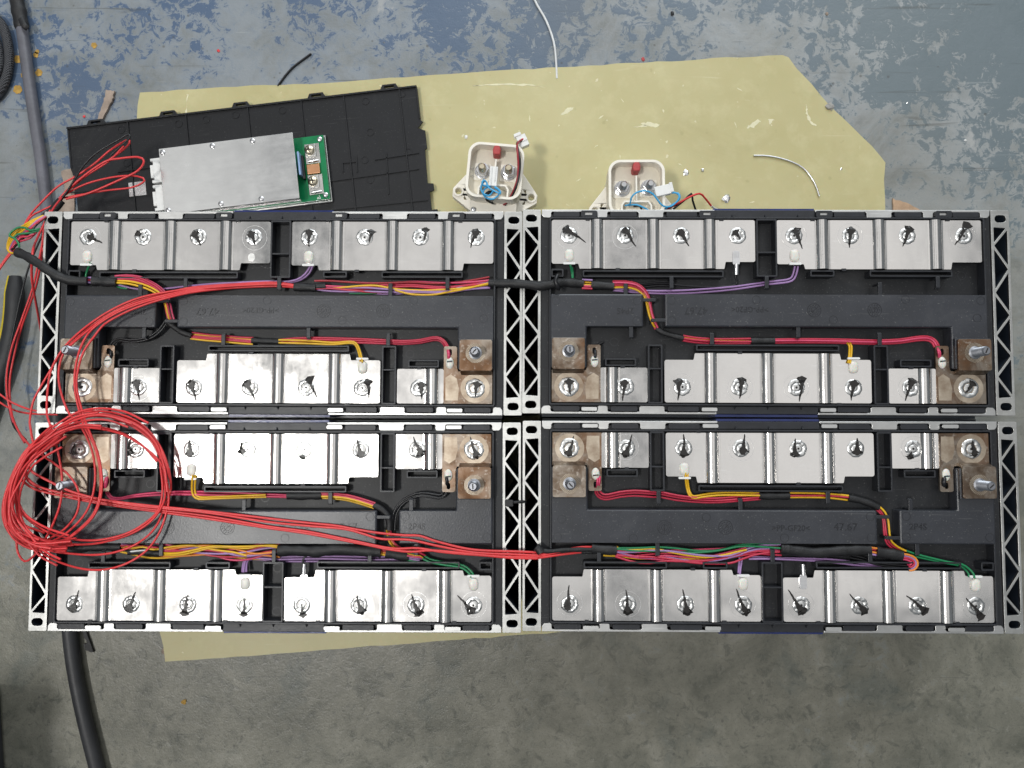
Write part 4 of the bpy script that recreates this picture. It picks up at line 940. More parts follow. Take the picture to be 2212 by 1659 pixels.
# ------------------------------------------------------------------ loose red wires
rw = at_root('bundle of long loose red wires sweeping off the upper module down into the coil', 'wires', 'wire_bundle')
start = [(2010, 612), (1850, 616), (1650, 622), (1400, 645)]
R_ = [
 [(1200, 690), (1000, 742), (800, 838), (650, 935), (520, 1050), (430, 1150), (360, 1260), (290, 1380), (240, 1480), (218, 1600)],
 [(1200, 684), (1000, 728), (820, 806), (650, 915), (500, 1045), (420, 1150), (368, 1260), (345, 1400), (340, 1560)],
 [(1200, 704), (1000, 758), (820, 835), (680, 930), (540, 1045), (460, 1130), (425, 1260), (440, 1400), (500, 1560)],
 [(1200, 716), (1020, 765), (860, 828), (730, 905), (640, 985), (580, 1100), (545, 1250), (545, 1400), (580, 1560)],
 [(1210, 726), (1040, 778), (900, 835), (760, 915), (680, 1010), (610, 1110), (570, 1230), (556, 1370), (600, 1560)],
]
cont = [
 [(220, 150), (262, 310), (400, 420), (500, 500), (570, 620), (560, 770), (470, 890), (350, 965), (240, 1015), (150, 985), (80, 900), (70, 760), (110, 600), (180, 450)],
 [(362, 130), (420, 330), (450, 520), (440, 690), (395, 830), (330, 960), (250, 1080), (180, 1125), (130, 1060), (118, 960)],
 [(590, 150), (670, 330), (690, 540), (640, 740), (530, 880), (390, 975), (240, 1000), (130, 900), (85, 740), (110, 560), (200, 400)],
 [(610, 140), (700, 330), (732, 560), (690, 760), (560, 905), (400, 1005), (250, 1020), (120, 940), (60, 800), (60, 640), (120, 470)],
 [(640, 160), (715, 360), (740, 580), (690, 780), (540, 930), (380, 1020), (230, 1035), (90, 950), (30, 800), (45, 620), (130, 440)],
]
for i, (a, b) in enumerate(zip(R_, cont)):
    st = [(x, y + i * 7 + (6 if x < 1700 else 0), 2 + (i % 3) * 1.2) for x, y in start]
    st = st[:3] + [(1400, 648 + i * 9, 9 + i)]
    mid = [(x, y, 12 + 1.5 * i + (6 if y > 1000 else 0)) for x, y in a]
    en = [(x, y, 22 + 2.0 * i - (k * .6)) for k, (x, y) in enumerate(b)]
    wire(rw, 'red', path(0, ('c2', [(205, 640 + i * 4 - 8, 2)]), ('c1', st + mid), ('d1', en)), .00078)

co = at_root('loose coil of red wire lying over the end of the lower module', 'wires', 'wire_coil')
LOOPS = [
 [(1240, 560), (1215, 420), (1150, 270), (1040, 140), (880, 60), (700, 35), (540, 60), (400, 140), (270, 240), (180, 330), (110, 450), (50, 600), (20, 740), (40, 870), (110, 960), (230, 1015), (430, 1060), (700, 1078), (900, 1040), (1050, 960), (1140, 860), (1190, 740), (1240, 600), (1225, 450)],
 [(1215, 620), (1190, 430), (1110, 250), (960, 130), (800, 78), (650, 75), (480, 130), (330, 220), (210, 330), (130, 470), (95, 640), (85, 780), (130, 890), (300, 960), (500, 1000), (700, 995), (900, 945), (1050, 870), (1150, 770), (1200, 640), (1180, 470)],
 [(1140, 400), (1040, 290), (900, 200), (740, 155), (580, 150), (420, 200), (290, 280), (190, 380), (120, 520), (80, 680), (110, 830), (210, 960), (300, 1060), (430, 1130), (600, 1180), (760, 1185), (920, 1140), (1060, 1050), (1150, 930), (1200, 800), (1225, 660), (1190, 460)],
 [(1160, 330), (1060, 180), (900, 90), (720, 55), (560, 85), (430, 150), (320, 250), (220, 320), (150, 420), (110, 560), (120, 700), (180, 800), (320, 900), (500, 960), (700, 972), (900, 930), (1050, 850), (1150, 750), (1180, 600), (1165, 440)],
 [(430, 200), (300, 310), (190, 400), (110, 540), (60, 700), (50, 840), (110, 950), (200, 1000), (330, 1010), (520, 990)],
 [(470, 170), (320, 270), (200, 380), (100, 530), (30, 690), (25, 820), (80, 930), (190, 1010), (330, 1045), (480, 1050)],
 [(420, 260), (280, 330), (180, 430), (100, 600), (95, 770), (150, 900), (260, 985), (400, 1015)],
 [(380, 150), (250, 270), (150, 420), (85, 580), (70, 760), (110, 900), (230, 1000), (370, 1035)],
]
jr = random.Random(5)
for q in (4, 5, 7, 1, 6, 4, 5, 0, 2, 7, 3, 1, 6, 4, 7, 5, 2):                # more turns of the same loops
    ox, oy, k_ = jr.uniform(-20, 40), jr.uniform(-20, 20), jr.uniform(.92, 1.03)
    base_ = LOOPS[q] if q > 3 else LOOPS[q][3:14]
    LOOPS.append([(420 + (x - 420) * k_ + ox + jr.uniform(-6, 6), 600 + (y - 600) * k_ + oy + jr.uniform(-6, 6)) for x, y in base_])
for i, lp in enumerate(LOOPS):
    n = len(lp)
    if i < 4: lp = lp + [(lp[0][0] - 8, lp[0][1] - 30), (lp[1][0] - 12, lp[1][1] - 6), (lp[2][0] - 10, lp[2][1] + 4), (lp[3][0] - 6, lp[3][1] + 10), lp[4]]
    wire(co, 'red', path(0, ('d1', [(x, y, 13 + 1.2 * i + 3 * math.sin(k * .8 + i)) for k, (x, y) in enumerate(lp)])), .00078)
EX = [
 [('d1', [(185, 400, 24), (205, 540, 22), (330, 600, 20), (500, 640, 18), (700, 690, 17), (1000, 735, 14), (1500, 795, 10), (1935, 870, 8)]), ('d2', [(300, 910), (600, 970), (900, 1030), (1100, 1030), (1300, 1060), (1700, 1090), (1935, 1095)]), ('d3', [(150, 1085, 7), (300, 1052, 6), (450, 1034, 4), (522, 1030, 3)])],
 [('d1', [(160, 480, 26), (260, 572, 24), (420, 622, 21), (700, 672, 18), (1000, 712, 15), (1500, 762, 11), (1935, 812, 8)]), ('d2', [(300, 846), (500, 866), (660, 895), (820, 920), (1000, 936), (1110, 940), (1250, 985), (1500, 1040), (1850, 1055), (1965, 1062, 6)])],
 [('d1', [(210, 440, 28), (240, 480, 27), (350, 540, 25), (520, 620, 22), (760, 682, 18), (1000, 722, 15), (1500, 772, 11), (1935, 838, 8)]), ('d2', [(300, 868), (560, 890), (700, 925), (830, 962), (1040, 970), (1250, 1015), (1500, 1060), (1800, 1075), (1950, 1082)]), ('d3', [(140, 1078, 7), (300, 1045, 5), (440, 1022, 4), (522, 1020, 3)])],
 [('d1', [(150, 530, 24), (250, 600, 22), (450, 650, 19), (700, 700, 16), (1000, 745, 13), (1500, 815, 10), (1935, 882, 8)]), ('d2', [(300, 925), (700, 1000), (900, 1040), (1050, 1056), (1200, 1046), (1450, 1068), (1750, 1098), (1950, 1104)]), ('d3', [(130, 1100, 7), (300, 1075, 6), (445, 1058, 4)])],
]
for i, sg in enumerate(EX): wire(co, 'red', path(8, *sg), .00088)
tape(co, path(7, ('d3', [(118, 1030), (140, 1040), (200, 1052), (330, 1042), (520, 1040, 4)])), .0016, 71)
tape(co, path(7, ('d3', [(112, 1020, 7), (135, 1040), (150, 1062)])), .0030, 72)
tape(co, path(4, ('d3', [(440, 1058), (525, 1058, 3)])), .0015, 73)

lf = at_root('red and black wires looped over the black cover and hanging past the plier handle', 'wires', 'wire_bundle')
fz = lambda pts, z: [(x, y, z - 108) for x, y in pts]
lead(lf, 'red', 0, ('t1', fz([(780, 1168), (880, 1100), (940, 1040), (920, 1018), (800, 1090), (690, 1185), (560, 1275), (420, 1355), (300, 1470), (220, 1560)], 40)), ('c1', fz([(160, 230), (100, 370), (40, 455), (-20, 540)], 50)), r=.0008)
lead(lf, 'red', 0, ('t1', fz([(480, 1445), (650, 1400), (860, 1310), (1000, 1240), (1045, 1170), (1000, 1140), (860, 1152), (760, 1175), (600, 1285), (460, 1410), (370, 1520)], 45)), ('c1', [(320, 190, -40), (280, 270, -30), (240, 380, 5), (230, 560, 2), (250, 700, -10), (280, 860, -35), (300, 980, -60)]), r=.0009)
lead(lf, 'red', 0, ('t1', fz([(440, 1440), (600, 1412), (780, 1382), (960, 1360), (1050, 1312), (1000, 1280), (850, 1282), (640, 1330), (480, 1410), (380, 1510), (330, 1600)], 42)), ('c1', fz([(320, 200), (305, 340), (275, 490), (232, 670), (155, 890), (85, 1090), (48, 1290), (58, 1470), (110, 1640)], 60)), ('d1', fz([(180, 260)], 70)), r=.0008)
lead(lf, 'red', 0, ('t1', fz([(900, 1060), (790, 1170), (620, 1280), (500, 1380), (420, 1470), (300, 1530)], 38)), ('c1', fz([(210, 150), (150, 290), (70, 400), (0, 500), (-30, 560)], 46)), r=.0008)
lead(lf, 'black', 0, ('t1', fz([(800, 1130), (900, 1040), (942, 1000), (930, 975), (860, 1015), (700, 1110), (600, 1210), (550, 1290), (480, 1400), (400, 1500)], 46)), r=.0008)
lead(lf, 'black', 0, ('t1', fz([(560, 1260), (520, 1340), (440, 1460), (380, 1540)], 44)), ('c1', fz([(330, 220), (240, 420), (180, 600), (100, 950), (45, 1250), (40, 1400), (80, 1590)], 22)), ('d1', fz([(110, 160), (190, 245)], 40)), r=.0008)
tape(lf, path(0, ('t1', fz([(445, 1455), (400, 1510), (330, 1580)], 44))), .0036, 74)
lead(lf, 'red', 0, ('c1', [(445, 0, -60), (385, 80, -40), (335, 190, -20), (318, 330, -10), (296, 480, -15), (262, 640, -25), (215, 780, -40), (150, 960, -50), (95, 1180, -55), (70, 1350, -55), (85, 1560, -45), (140, 1700, -20), (220, 1800, 10)]), r=.0008)
lead(lf, 'crimson', 0, ('c1', fz([(60, 1440), (75, 1560), (110, 1660), (180, 1780)], 30)), r=.0007)
lead(lf, 'red', 0, ('c1', fz([(-20, 1410), (80, 1480), (200, 1530), (290, 1548), (420, 1556)], 60)), r=.0008); lead(lf, 'red', 0, ('c1', fz([(-20, 1470), (80, 1530), (200, 1562), (420, 1572)], 55)), r=.0008)
# bunch of harness ends
for i, (m, dx, dy) in enumerate([('yellow', 0, 0), ('yellow', -14, -10), ('violet', 26, 8), ('pink', 40, 16), ('crimson', 30, 30), ('yellow', 8, 12), ('darkred', 46, 30), ('black', 40, 40)]):
    lead(lf, m, 0, ('c1', [(320 + dx * .3, 130 + dy * .2, 2), (250 + dx * .5, 165 + dy * .6, 6), (175 + dx * .9, 215 + dy, 5), (110 + dx, 260 + dy * 1.2, 2), (75 + dx * .7, 310 + dy * 1.2, 0), (60 + dx * .5, 370 + dy * .4, -2), (85 + dx * .2, 400 + dy * .1, 0), (128, 398 - i * 2, 2)]))
lead(lf, 'green', 8, ('c1', [(290, 222), (220, 235), (180, 215), (130, 215), (85, 245), (70, 275), (110, 295), (135, 330), (140, 358)]))
lead(lf, 'green', 7, ('c1', [(285, 235), (200, 255), (130, 262), (100, 290)])); lead(lf, 'crimson', 6, ('c1', [(270, 240), (220, 290), (160, 310), (110, 330), (90, 360)])); lead(lf, 'crimson', 7, ('c1', [(250, 260), (200, 280), (150, 285), (120, 330)]))

tie = at_root('black cable tie round the two end plates in the middle', 'cable tie', 'cable_tie')
make(MB().tube(spline(path(3, ('d2', [(1735, 708, -4), (1745, 700, 1), (1790, 697), (1840, 694), (1870, 692, 1), (1880, 700, -5)])), .002), .0011, 8), 'strap', 'tape', tie, smooth=50, scale=1.0)
hp = G('d2', 1760, 702, E + .003); make(MB().box(-3, 3, -2.4, 2.4, -1.5, 2.2), 'head', 'tape', tie, hp, bevel=.0004)

# ------------------------------------------------------------------ black module cover
LA = D(145, 276, .008); LB = D(900, 185, .008); ang = math.atan2(LB.y - LA.y, LB.x - LA.x); LL = (LB - LA).length * 1000
lid = empty('module_cover', (LA.x, LA.y, SHZ), ang, 'black ribbed plastic cover lying on the yellow sheet under the circuit board', 'cover')
def lid_uv(px, py, z=.008):
    p = D(px, py, z) - LA; c, s_ = math.cos(ang), math.sin(ang); return (1000 * (p.x * c + p.y * s_), 1000 * (-p.x * s_ + p.y * c))
la = -98.0; rb = -134.0
outl = [(0, 0), (0, -38), (2, -45), (-1, -52), (3, -60), (3, la), (LL * .5, -116), (LL + 6, rb), (LL + 6, -112), (LL + 1, -112), (LL + 1, -96), (LL + 5, -95), (LL + 5, -89), (LL, -88), (LL + 1, -58), (LL + 3, -57), (LL + 3, -41), (LL - 3, -38), (LL + 2, -33), (LL, -31), (LL, 0)]
make(MB().prism(outl[::-1], 4.0, 6.2), 'panel', 'lid', lid, bevel=.0003)
rim_ = MB().box(0, LL, -1.6, 0, 0, 8.0); rim_.box(0, 1.5, -37, -1.6, 0, 7.0); rim_.box(LL - 1.4, LL, -30, -1.6, 0, 7.0)
make(rim_, 'edge_rib', 'lid', lid, bevel=.0003)
for px, py in ((208, 270), (364, 251), (521, 232), (684, 211), (841, 190)):
    u, v = lid_uv(px, py); m_ = MB(); m_.prism([(u - 8, .1), (u - 6, 4.0), (u + 6, 4.0), (u + 8, .1)][::-1], 3, 7.5, [[(u - 4.4, .5), (u - 4.2, 2.6), (u + 4.2, 2.6), (u + 4.4, .5)]])
    make(m_, 'latch_loop', 'lid', lid, bevel=.0003)
for px in (276, 403, 538, 655, 748, 870):
    u, v = lid_uv(px, 260); make(MB().box(u - .5, u + .5, -100 if px < 500 else -112, -1.7, 6.1, 7.4), 'rib', 'lid', lid)
for (x0, y0, x1, y1) in ((140, 417, 200, 412), (690, 395, 905, 365), (700, 455, 925, 432), (810, 345, 905, 330), (255, 372, 340, 360), (835, 330, 840, 420), (740, 352, 742, 372), (770, 336, 772, 372), (742, 352, 770, 349)):
    a_, b_ = lid_uv(x0, y0), lid_uv(x1, y1); d_ = Vector((b_[0] - a_[0], b_[1] - a_[1])); n_ = Vector((-d_.y, d_.x)).normalized() * .5
    make(MB().prism([(a_[0] - n_.x, a_[1] - n_.y), (b_[0] - n_.x, b_[1] - n_.y), (b_[0] + n_.x, b_[1] + n_.y), (a_[0] + n_.x, a_[1] + n_.y)], 6.1, 7.2), 'rib', 'lid', lid)
for px, py in ((262, 280), (386, 267), (445, 258), (509, 248), (610, 238), (790, 218), (868, 202), (800, 285), (788, 345), (882, 328), (800, 388), (274, 352)):
    u, v = lid_uv(px, py); make(MB().prism(circle(u, v, 3.4, 20), 6.1, 6.6, [circle(u, v, 2.7, 20)]), 'boss_ring', 'lid', lid)
u, v = lid_uv(297, 408); fo = MB(); fo.box(u - 7.5, u + 7.5, v - 6.2, v + 6.2, 6.25, 6.6); make(fo, 'foil_patch', 'foil', lid)

# ------------------------------------------------------------------ circuit board unit
PA = D(343, 322, .028); PB = D(632, 286, .028); pang = math.atan2(PB.y - PA.y, PB.x - PA.x); PW = (PB - PA).length * 1000
bms = empty('circuit_board_unit', (PA.x, PA.y, .0078 + SHZ), pang, 'green circuit board under a bare aluminium shield plate, white connectors at one end', 'circuit board')
PH = 57.5
make(MB().box(-2, PW + 24, -PH - 1, 1, 0, 2.4), 'base_plate', 'shield', bms, bevel=.0002)
make(MB().box(-3, PW + 23, -PH + .5, 0, 4.2, 5.8), 'board', 'pcb', bms)
make(MB().prism(rrect(0, PW, -PH, 0, .6, 2), 17.4, 19.0), 'shield_plate', 'shield', bms, bevel=.0003)
sk = MB(); sk.box(1.5, PW - 1.5, -PH + 1.2, -PH + 2.4, 6, 17.3); make(sk, 'shield_side', 'shield', bms)
make(MB().box(2, PW - 3, -PH + 6, -3, 5.9, 12), 'heat_sink', 'lead_rubber', bms)
scm = MB(); scm.lathe([(2.3, 0), (2.2, .7), (1.4, 1.2)], 0, 0, 16); scm.box(-1.5, 1.5, -.25, .25, 1.0, 1.25); scm.box(-.25, .25, -1.5, 1.5, 1.0, 1.25)
SCW = scm.mesh('screw', 'steel', 40, .001)
for u, v, z in ((3.2, -3.5, 19), (PW * .40, -3.3, 19), (PW * .70, -3.3, 19), (PW * .42, -PH + 3.2, 19), (PW * .72, -PH + 3.2, 19), (3.2, -PH + 3.2, 19), (PW + 19.6, -3.6, 5.8), (PW + 19.6, -PH + 4.2, 5.8)):
    link('screw', SCW, bms, (u * .001, v * .001, z * .001), random.uniform(0, 3))
for v0, v1 in ((-27.5, -6), (-52, -29.5)):
    m_ = MB(); m_.prism([(-10, v0), (2, v0), (2, v1), (-10, v1), (-10, v1 - 2.5), (-8, v1 - 2.5), (-8, v0 + 2.5), (-10, v0 + 2.5)], 6, 15); m_.box(-11.4, -8.2, v0 + 5, v1 - 5, 6.5, 13.5)
    make(m_, 'connector', 'nylon', bms, bevel=.0004)
make(MB().box(PW + .6, PW + 2.4, -36, -15.5, 6, 15), 'sense_part', 'resistor', bms, bevel=.0003)
make(MB().box(PW + 2.6, PW + 4.4, -38, -17.5, 5.9, 10), 'component', 'tape', bms)
for v0 in (-24.5, -52):
    t_ = MB(); t_.box(PW + 5.8, PW + 18.5, v0, v0 + 17.5, 5.9, 6.9); make(t_, 'tinned_pad', 'tin', bms, bevel=.0003)
    t_ = MB(); t_.box(PW + 6.0, PW + 15.5, v0 + 5.5, v0 + 16.5, 7, 8.6); make(t_, 'terminal_tab', 'tin', bms, bevel=.0005)
    h_ = MB(); h_.lathe([(4.4, 0), (4.3, 1.2), (3.2, 2.3), (.01, 2.6)], 0, 0, 24, False); s_ = make(h_, 'terminal_screw', 'brass', bms, ((PW + 10.4) * .001, (v0 + 11.2) * .001, .0086), smooth=40)
    c_ = MB().box(-2.4, 2.4, -.5, .5, 2.2, 2.75); c_.box(-.5, .5, -2.4, 2.4, 2.2, 2.75); make(c_, 'screw_cross', 'ink', s_)
    blob = MB().tube([(PW + 7.5, v0 + 1.8, 7.2), (PW + 12, v0 + 2.0, 7.6), (PW + 17, v0 + 1.9, 7.2)], [1.0, 1.5, 1.1], 10); make(blob, 'solder_bead', 'foil', bms, smooth=60)
make(MB().box(PW + 6.2, PW + 17.6, -34.2, -25.6, 6.9, 8.8), 'shunt', 'copper', bms, bevel=.0006)
tb = text_mesh('B-', .0044, .0001, 'nylon'); link('printed_text', tb, bms, ((PW + 13.6) * .001, (-PH + 3.0) * .001, .0059), math.pi / 2)

# ------------------------------------------------------------------ contactors
def contactor(cx, cy, rz, label, variant):
    c0 = D(cx, cy, .055)
    root = empty('contactor', (c0.x, c0.y, SHZ), rz, label, 'contactor', 'two cream contactors on the yellow sheet')
    b_ = MB(); b_.prism(rrect(-21.5, 21.5, -21.5, 21.5, 8.5, 6), 0, 42); make(b_, 'body', 'cream', root, bevel=.0006)
    b_ = MB(); b_.prism(rrect(-22.8, 22.8, -22.8, 22.8, 9.5, 7), 40, 55, [rrect(-20.6, 20.6, -20.6, 20.6, 7.6, 7)]); make(b_, 'cup_wall', 'cream', root, bevel=.0005)
    make(MB().prism(rrect(-20.7, 20.7, -20.7, 20.7, 7.6, 7), 42, 43.5), 'potting', 'recess', root)
    ear = [(-36, -8), (-33, -4), (-22, 10), (22, 10), (33, -4), (36, -8), (36, -15), (14, -30), (-14, -30), (-36, -15)]
    make(MB().prism(ear[::-1], 16, 25, [circle(-31, -10.5, 2.7, 16), circle(31, -10.5, 2.7, 16), [(-26, -8), (-26, -4.5), (-23.4, -4.5)], [(-26, -17), (-23.4, -17), (-26, -13.5)], [(26, -8), (23.4, -4.5), (26, -4.5)], [(26, -17), (26, -13.5), (23.4, -17)]]), 'mounting_ear', 'cream', root, bevel=.0006)
    for sx in (-31, 31): make(MB().prism(circle(sx, -10.5, 4.4, 20), 24.9, 26.4, [circle(sx, -10.5, 3.0, 16)]), 'hole_collar', 'cream', root)
    make(MB().box(-.7, .7, -10, 10.5, 43.4, 53), 'divider', 'cream', root, bevel=.0003)
    u_ = MB(); u_.prism([(-12.6, -21), (-12.6, -14), (-10, -10.2), (10, -10.2), (12.6, -14), (12.6, -21), (11.2, -21), (11.2, -14.4), (9.4, -11.6), (-9.4, -11.6), (-11.2, -14.4), (-11.2, -21)][::-1], 43.4, 53); make(u_, 'lead_pocket', 'cream', root)
    for sx, sy in ((-10.6, 1.8), (11.0, 2.6)):
        make(MB().prism(rrect(sx - 7.2, sx + 7.2, sy - 7.6, sy + 6.8, 1.4, 3), 43.4, 44.6), 'terminal_pad', 'cream', root, bevel=.0004)
        n_ = MB(); n_.prism(circle(0, 0, 6.6, 24), 0, .9); n_.prism(circle(0, 0, 6.2, 24), .9, 1.8); wsh = make(n_, 'washer', 'steel', root, (sx * .001, sy * .001, .0446), bevel=.0003)
        n_ = MB(); n_.prism(circle(0, 0, 5.6, 6), 1.8, 7.0); make(n_, 'nut', 'steel', root, (sx * .001, sy * .001, .0446), random.uniform(0, 1), bevel=.0006)
        pr = [(3.0, 6)]; z = 6.2
        while z < 12: pr += [(3.0, z + .2), (2.65, z + .5)]; z += .7
        pr += [(2.5, 12.6), (2.0, 13.2)]
        n_ = MB(); n_.lathe(pr, 0, 0, 18); make(n_, 'stud', 'brass' if variant == 1 else 'steel', root, (sx * .001, sy * .001, .0446), smooth=45)
    k_ = MB(); k_.prism([(-2.9, 13.5), (2.9, 13.5), (3.3, 17.5), (2.2, 21), (-2.2, 21), (-3.2, 17.5)], 43.4, 55.5); make(k_, 'plug', 'redcap', root, bevel=.0012)
    for px_, py_ in ((-18.6, 4.0), (-18.6, -2.0)):
        m_ = MB(); m_.box(px_ - 1.6, px_ + 1.6, py_ - .3, py_ + .3, 43.5, 44.2); m_.box(px_ - .3, px_ + .3, py_ - 1.6, py_ + 1.6, 43.5, 44.2); make(m_, 'plus_mark', 'cream', root)
    return root
def rel(root, pts):            # world points -> a thing's own space
    M_ = Matrix.Translation(root.location) @ Matrix.Rotation(root.rotation_euler.z, 4, 'Z'); Mi = M_.inverted()
    return [Mi @ Vector(p) for p in pts]
Q3 = lambda x, y, z: D((1750 + x / 2.011) * .5486, (480 + y / 2.011) * .5486, z)
k1 = contactor(1069, 370, math.radians(-5.3), 'cream contactor with a red and black lead and a loose white plug', 1)
front = MB().prism([(-14, -34), (20, -31), (20, -20), (-19, -20), (-19, -30)][::-1], 18, 40); make(front, 'front_block', 'cream', k1, bevel=.001)
link('screw', SCW, k1, (-.0155, -.0292, .040), 0)
for m, pts in (('blue', [(390, 500, .058), (330, 510, .062), (297, 490, .064), (310, 462, .064), (335, 480, .062), (350, 520, .062), (445, 570, .062), (430, 535, .062), (400, 515, .060)]),
               ('blue', [(380, 505, .058), (320, 530, .060), (305, 570, .060), (340, 605, .058), (390, 610, .060), (440, 560, .060), (400, 520, .06)]),
               ('blue', [(315, 470, .062), (290, 510, .062), (300, 560, .061), (350, 585, .060), (385, 550, .060)]),
               ('black', [(400, 552, .050), (350, 552, .054), (325, 575, .055), (335, 620, .052), (385, 645, .046)]), ('black', [(380, 560, .049), (345, 570, .052), (345, 615, .050), (375, 640, .044)]),
               ('darkred', [(620, 138, .048), (585, 160, .052), (575, 195, .058), (580, 260, .062), (585, 350, .062), (575, 460, .060), (540, 560, .055), (490, 640, .046), (470, 655, .042)]),
               ('black', [(610, 150, .048), (575, 165, .052), (582, 215, .058), (596, 280, .062), (598, 360, .062), (582, 470, .060), (545, 570, .055), (480, 658, .043)]),
               ('red', [(622, 136, .048), (595, 152, .050), (578, 172, .054)])):
    wire(k1, m, rel(k1, [Q3(*p) for p in pts]), .00072 if m == 'blue' else .00085)
pc = rel(k1, [Q3(388, 432, .060)])[0]; m_ = MB(); m_.box(-3.2, 3.2, -8, 8, 0, 5); m_.box(-2.0, -1.0, -8, 8, 5, 5.8); m_.box(1.0, 2.0, -4, 8, 5, 5.8); make(m_, 'plug_connector', 'nylon', k1, pc - Vector((0, 0, .004)), .02, bevel=.0004)
pc = rel(k1, [Q3(615, 145, .046)])[0]; m_ = MB(); m_.box(-4, 4, -6, 4, 0, 6); m_.box(-5, 1, 3.9, 6.5, 1, 6.8); m_.box(-1, 4, -2, 1, 6, 6.6); make(m_, 'plug_connector', 'nylon', k1, pc - Vector((0, 0, .004)), .5, bevel=.0004)
k2 = contactor(1375, 406, 0, 'cream contactor with blue leads fanning out and a bare red lead end', 2)
for m, pts in (('blue', [(1432, 662, .056), (1470, 650, .060), (1480, 600, .064), (1520, 560, .066), (1590, 545, .066), (1650, 570, .064), (1690, 620, .062), (1730, 665, .060), (1790, 670, .058), (1850, 620, .058), (1855, 575, .058), (1800, 552, .056)]),
               ('blue', [(1460, 662, .055), (1520, 655, .058), (1600, 690, .056), (1640, 720, .05)]), ('blue', [(1745, 690, .05), (1830, 640, .056), (1865, 600, .058), (1850, 565, .058), (1800, 562, .056)]),
               ('red', [(1760, 692, .045), (1850, 645, .050), (1940, 595, .052), (2020, 568, .05), (2060, 600, .045), (2115, 668, .035)]), ('darkred', [(1740, 705, .045), (1860, 640, .048), (1950, 590, .05)]),
               ('black', [(1810, 692, .046), (1900, 620, .050), (1955, 568, .052), (1965, 620, .046), (1990, 700, .04)]), ('white_wire', [(2112, 665, .036), (2135, 682, .030), (2160, 692, .026)]),
               ('black', [(1500, 668, .05), (1545, 665, .053), (1560, 690, .050)])):
    wire(k2, m, rel(k2, [Q3(*p) for p in pts]), .00072 if m == 'blue' else .00085)
pc = rel(k2, [Q3(1740, 540, .058)])[0]; m_ = MB(); m_.box(-7.5, 5, -4, 4, 0, 5); m_.box(4.9, 7.5, -3, 5, 0, 5); make(m_, 'plug_connector', 'nylon', k2, pc - Vector((0, 0, .004)), .22, bevel=.0004)

# ------------------------------------------------------------------ cables, tools and litter on the floor
def run(pts, z): return spline([D(x, y, z) for x, y in pts], .006)
cb = empty('rubber_cable', D(100, 420, 0), 0, 'thick grey rubber cable running along the floor and out past the modules', 'cable')
cp = run([(30, -40), (38, 0), (46, 50), (58, 140), (72, 240), (86, 330), (96, 410), (106, 500)], .0052)
make(MB().tube(rel(cb, cp), .0049, 16), 'sheath', 'cable_grey', cb, smooth=60, scale=1.0)
cp = run([(106, 490), (116, 700), (128, 1000), (142, 1250), (151, 1365), (162, 1450), (180, 1540), (205, 1640), (220, 1700)], .0064)
make(MB().tube(rel(cb, cp), .0062, 16), 'sheath', 'cable', cb, smooth=60, scale=1.0)
tape(cb, rel(cb, [D(32, -20, .0056), D(40, 20, .0056), D(46, 52, .0056), D(49, 62, .0056)]), .0062, 81, 'tape_wrap')
make(MB().tube(rel(cb, spline([D(44, 40, .010), D(52, 55, .012), D(60, 62, .010)], .003)), [.0025] * len(spline([D(44, 40, .010), D(52, 55, .012), D(60, 62, .010)], .003)), 8, True, .4), 'tape_end', 'tape', cb, smooth=50, scale=1.0)
ho = empty('braided_hose', D(0, 130, 0), 0, 'black braided sleeve coil at the floor edge beside the grey cable', 'hose')
for pts, z, r in (([(-30, 22), (2, 50), (14, 80), (19, 112), (19, 142), (11, 176), (-4, 202), (-30, 225)], .0045, .0040), ([(-40, 60), (-12, 80), (-2, 112), (-1, 140), (-10, 165), (-40, 190)], .0085, .0036)):
    make(MB().tube(rel(ho, run(pts, z)), r, 14), 'sleeve', 'braid', ho, smooth=60, scale=1.0)
pli = empty('plier', D(20, 700, 0), 0, 'black and yellow plier handle lying beside the module end', 'plier')
hp = run([(33, 597), (33, 620), (32, 660), (27, 710), (17, 755), (3, 800), (-15, 850), (-40, 920)], .0085)
make(MB().tube(rel(pli, hp), [min(.0078, .0050 + .0009 * k) for k in range(len(hp))], 16, True, .85), 'handle_grip', 'rubber', pli, smooth=60, scale=1.0)
hp2 = run([(26, 597), (22, 625), (20, 660), (15, 705), (5, 745), (-12, 785)], .0065)
make(MB().tube(rel(pli, hp2), [min(.0045, .0034 + .0004 * k) for k in range(len(hp2))], 12), 'handle_inlay', 'grip_yellow', pli, smooth=60, scale=1.0)
hp3 = run([(-12, 790), (2, 798), (7, 803)], .006); make(MB().tube(rel(pli, hp3), .0038, 12), 'handle_end', 'grip_yellow', pli, smooth=60, scale=1.0)

case = empty('dark_box', D(-30, 1580, 0), 0, 'dark box standing at the edge of the floor, made tall for its shadow', 'case')
c0, c1 = D(4, 1478, 0) - case.location, D(17, 1700, 0) - case.location
make(MB().prism([(c0.x - .12, c0.y), (c1.x - .12, c1.y), (c1.x, c1.y), (c0.x, c0.y)], .001, .20), 'shell', 'cable', case, scale=1.0, bevel=.003)  # unidentified dark box, height raised so that it shades the floor
make(MB().prism([(c0.x - .10, c0.y - .01), (c1.x - .10, c1.y), (c1.x - .012, c1.y), (c0.x - .012, c0.y - .01)], .199, .208), 'lid_panel', 'lid', case, scale=1.0, bevel=.002)

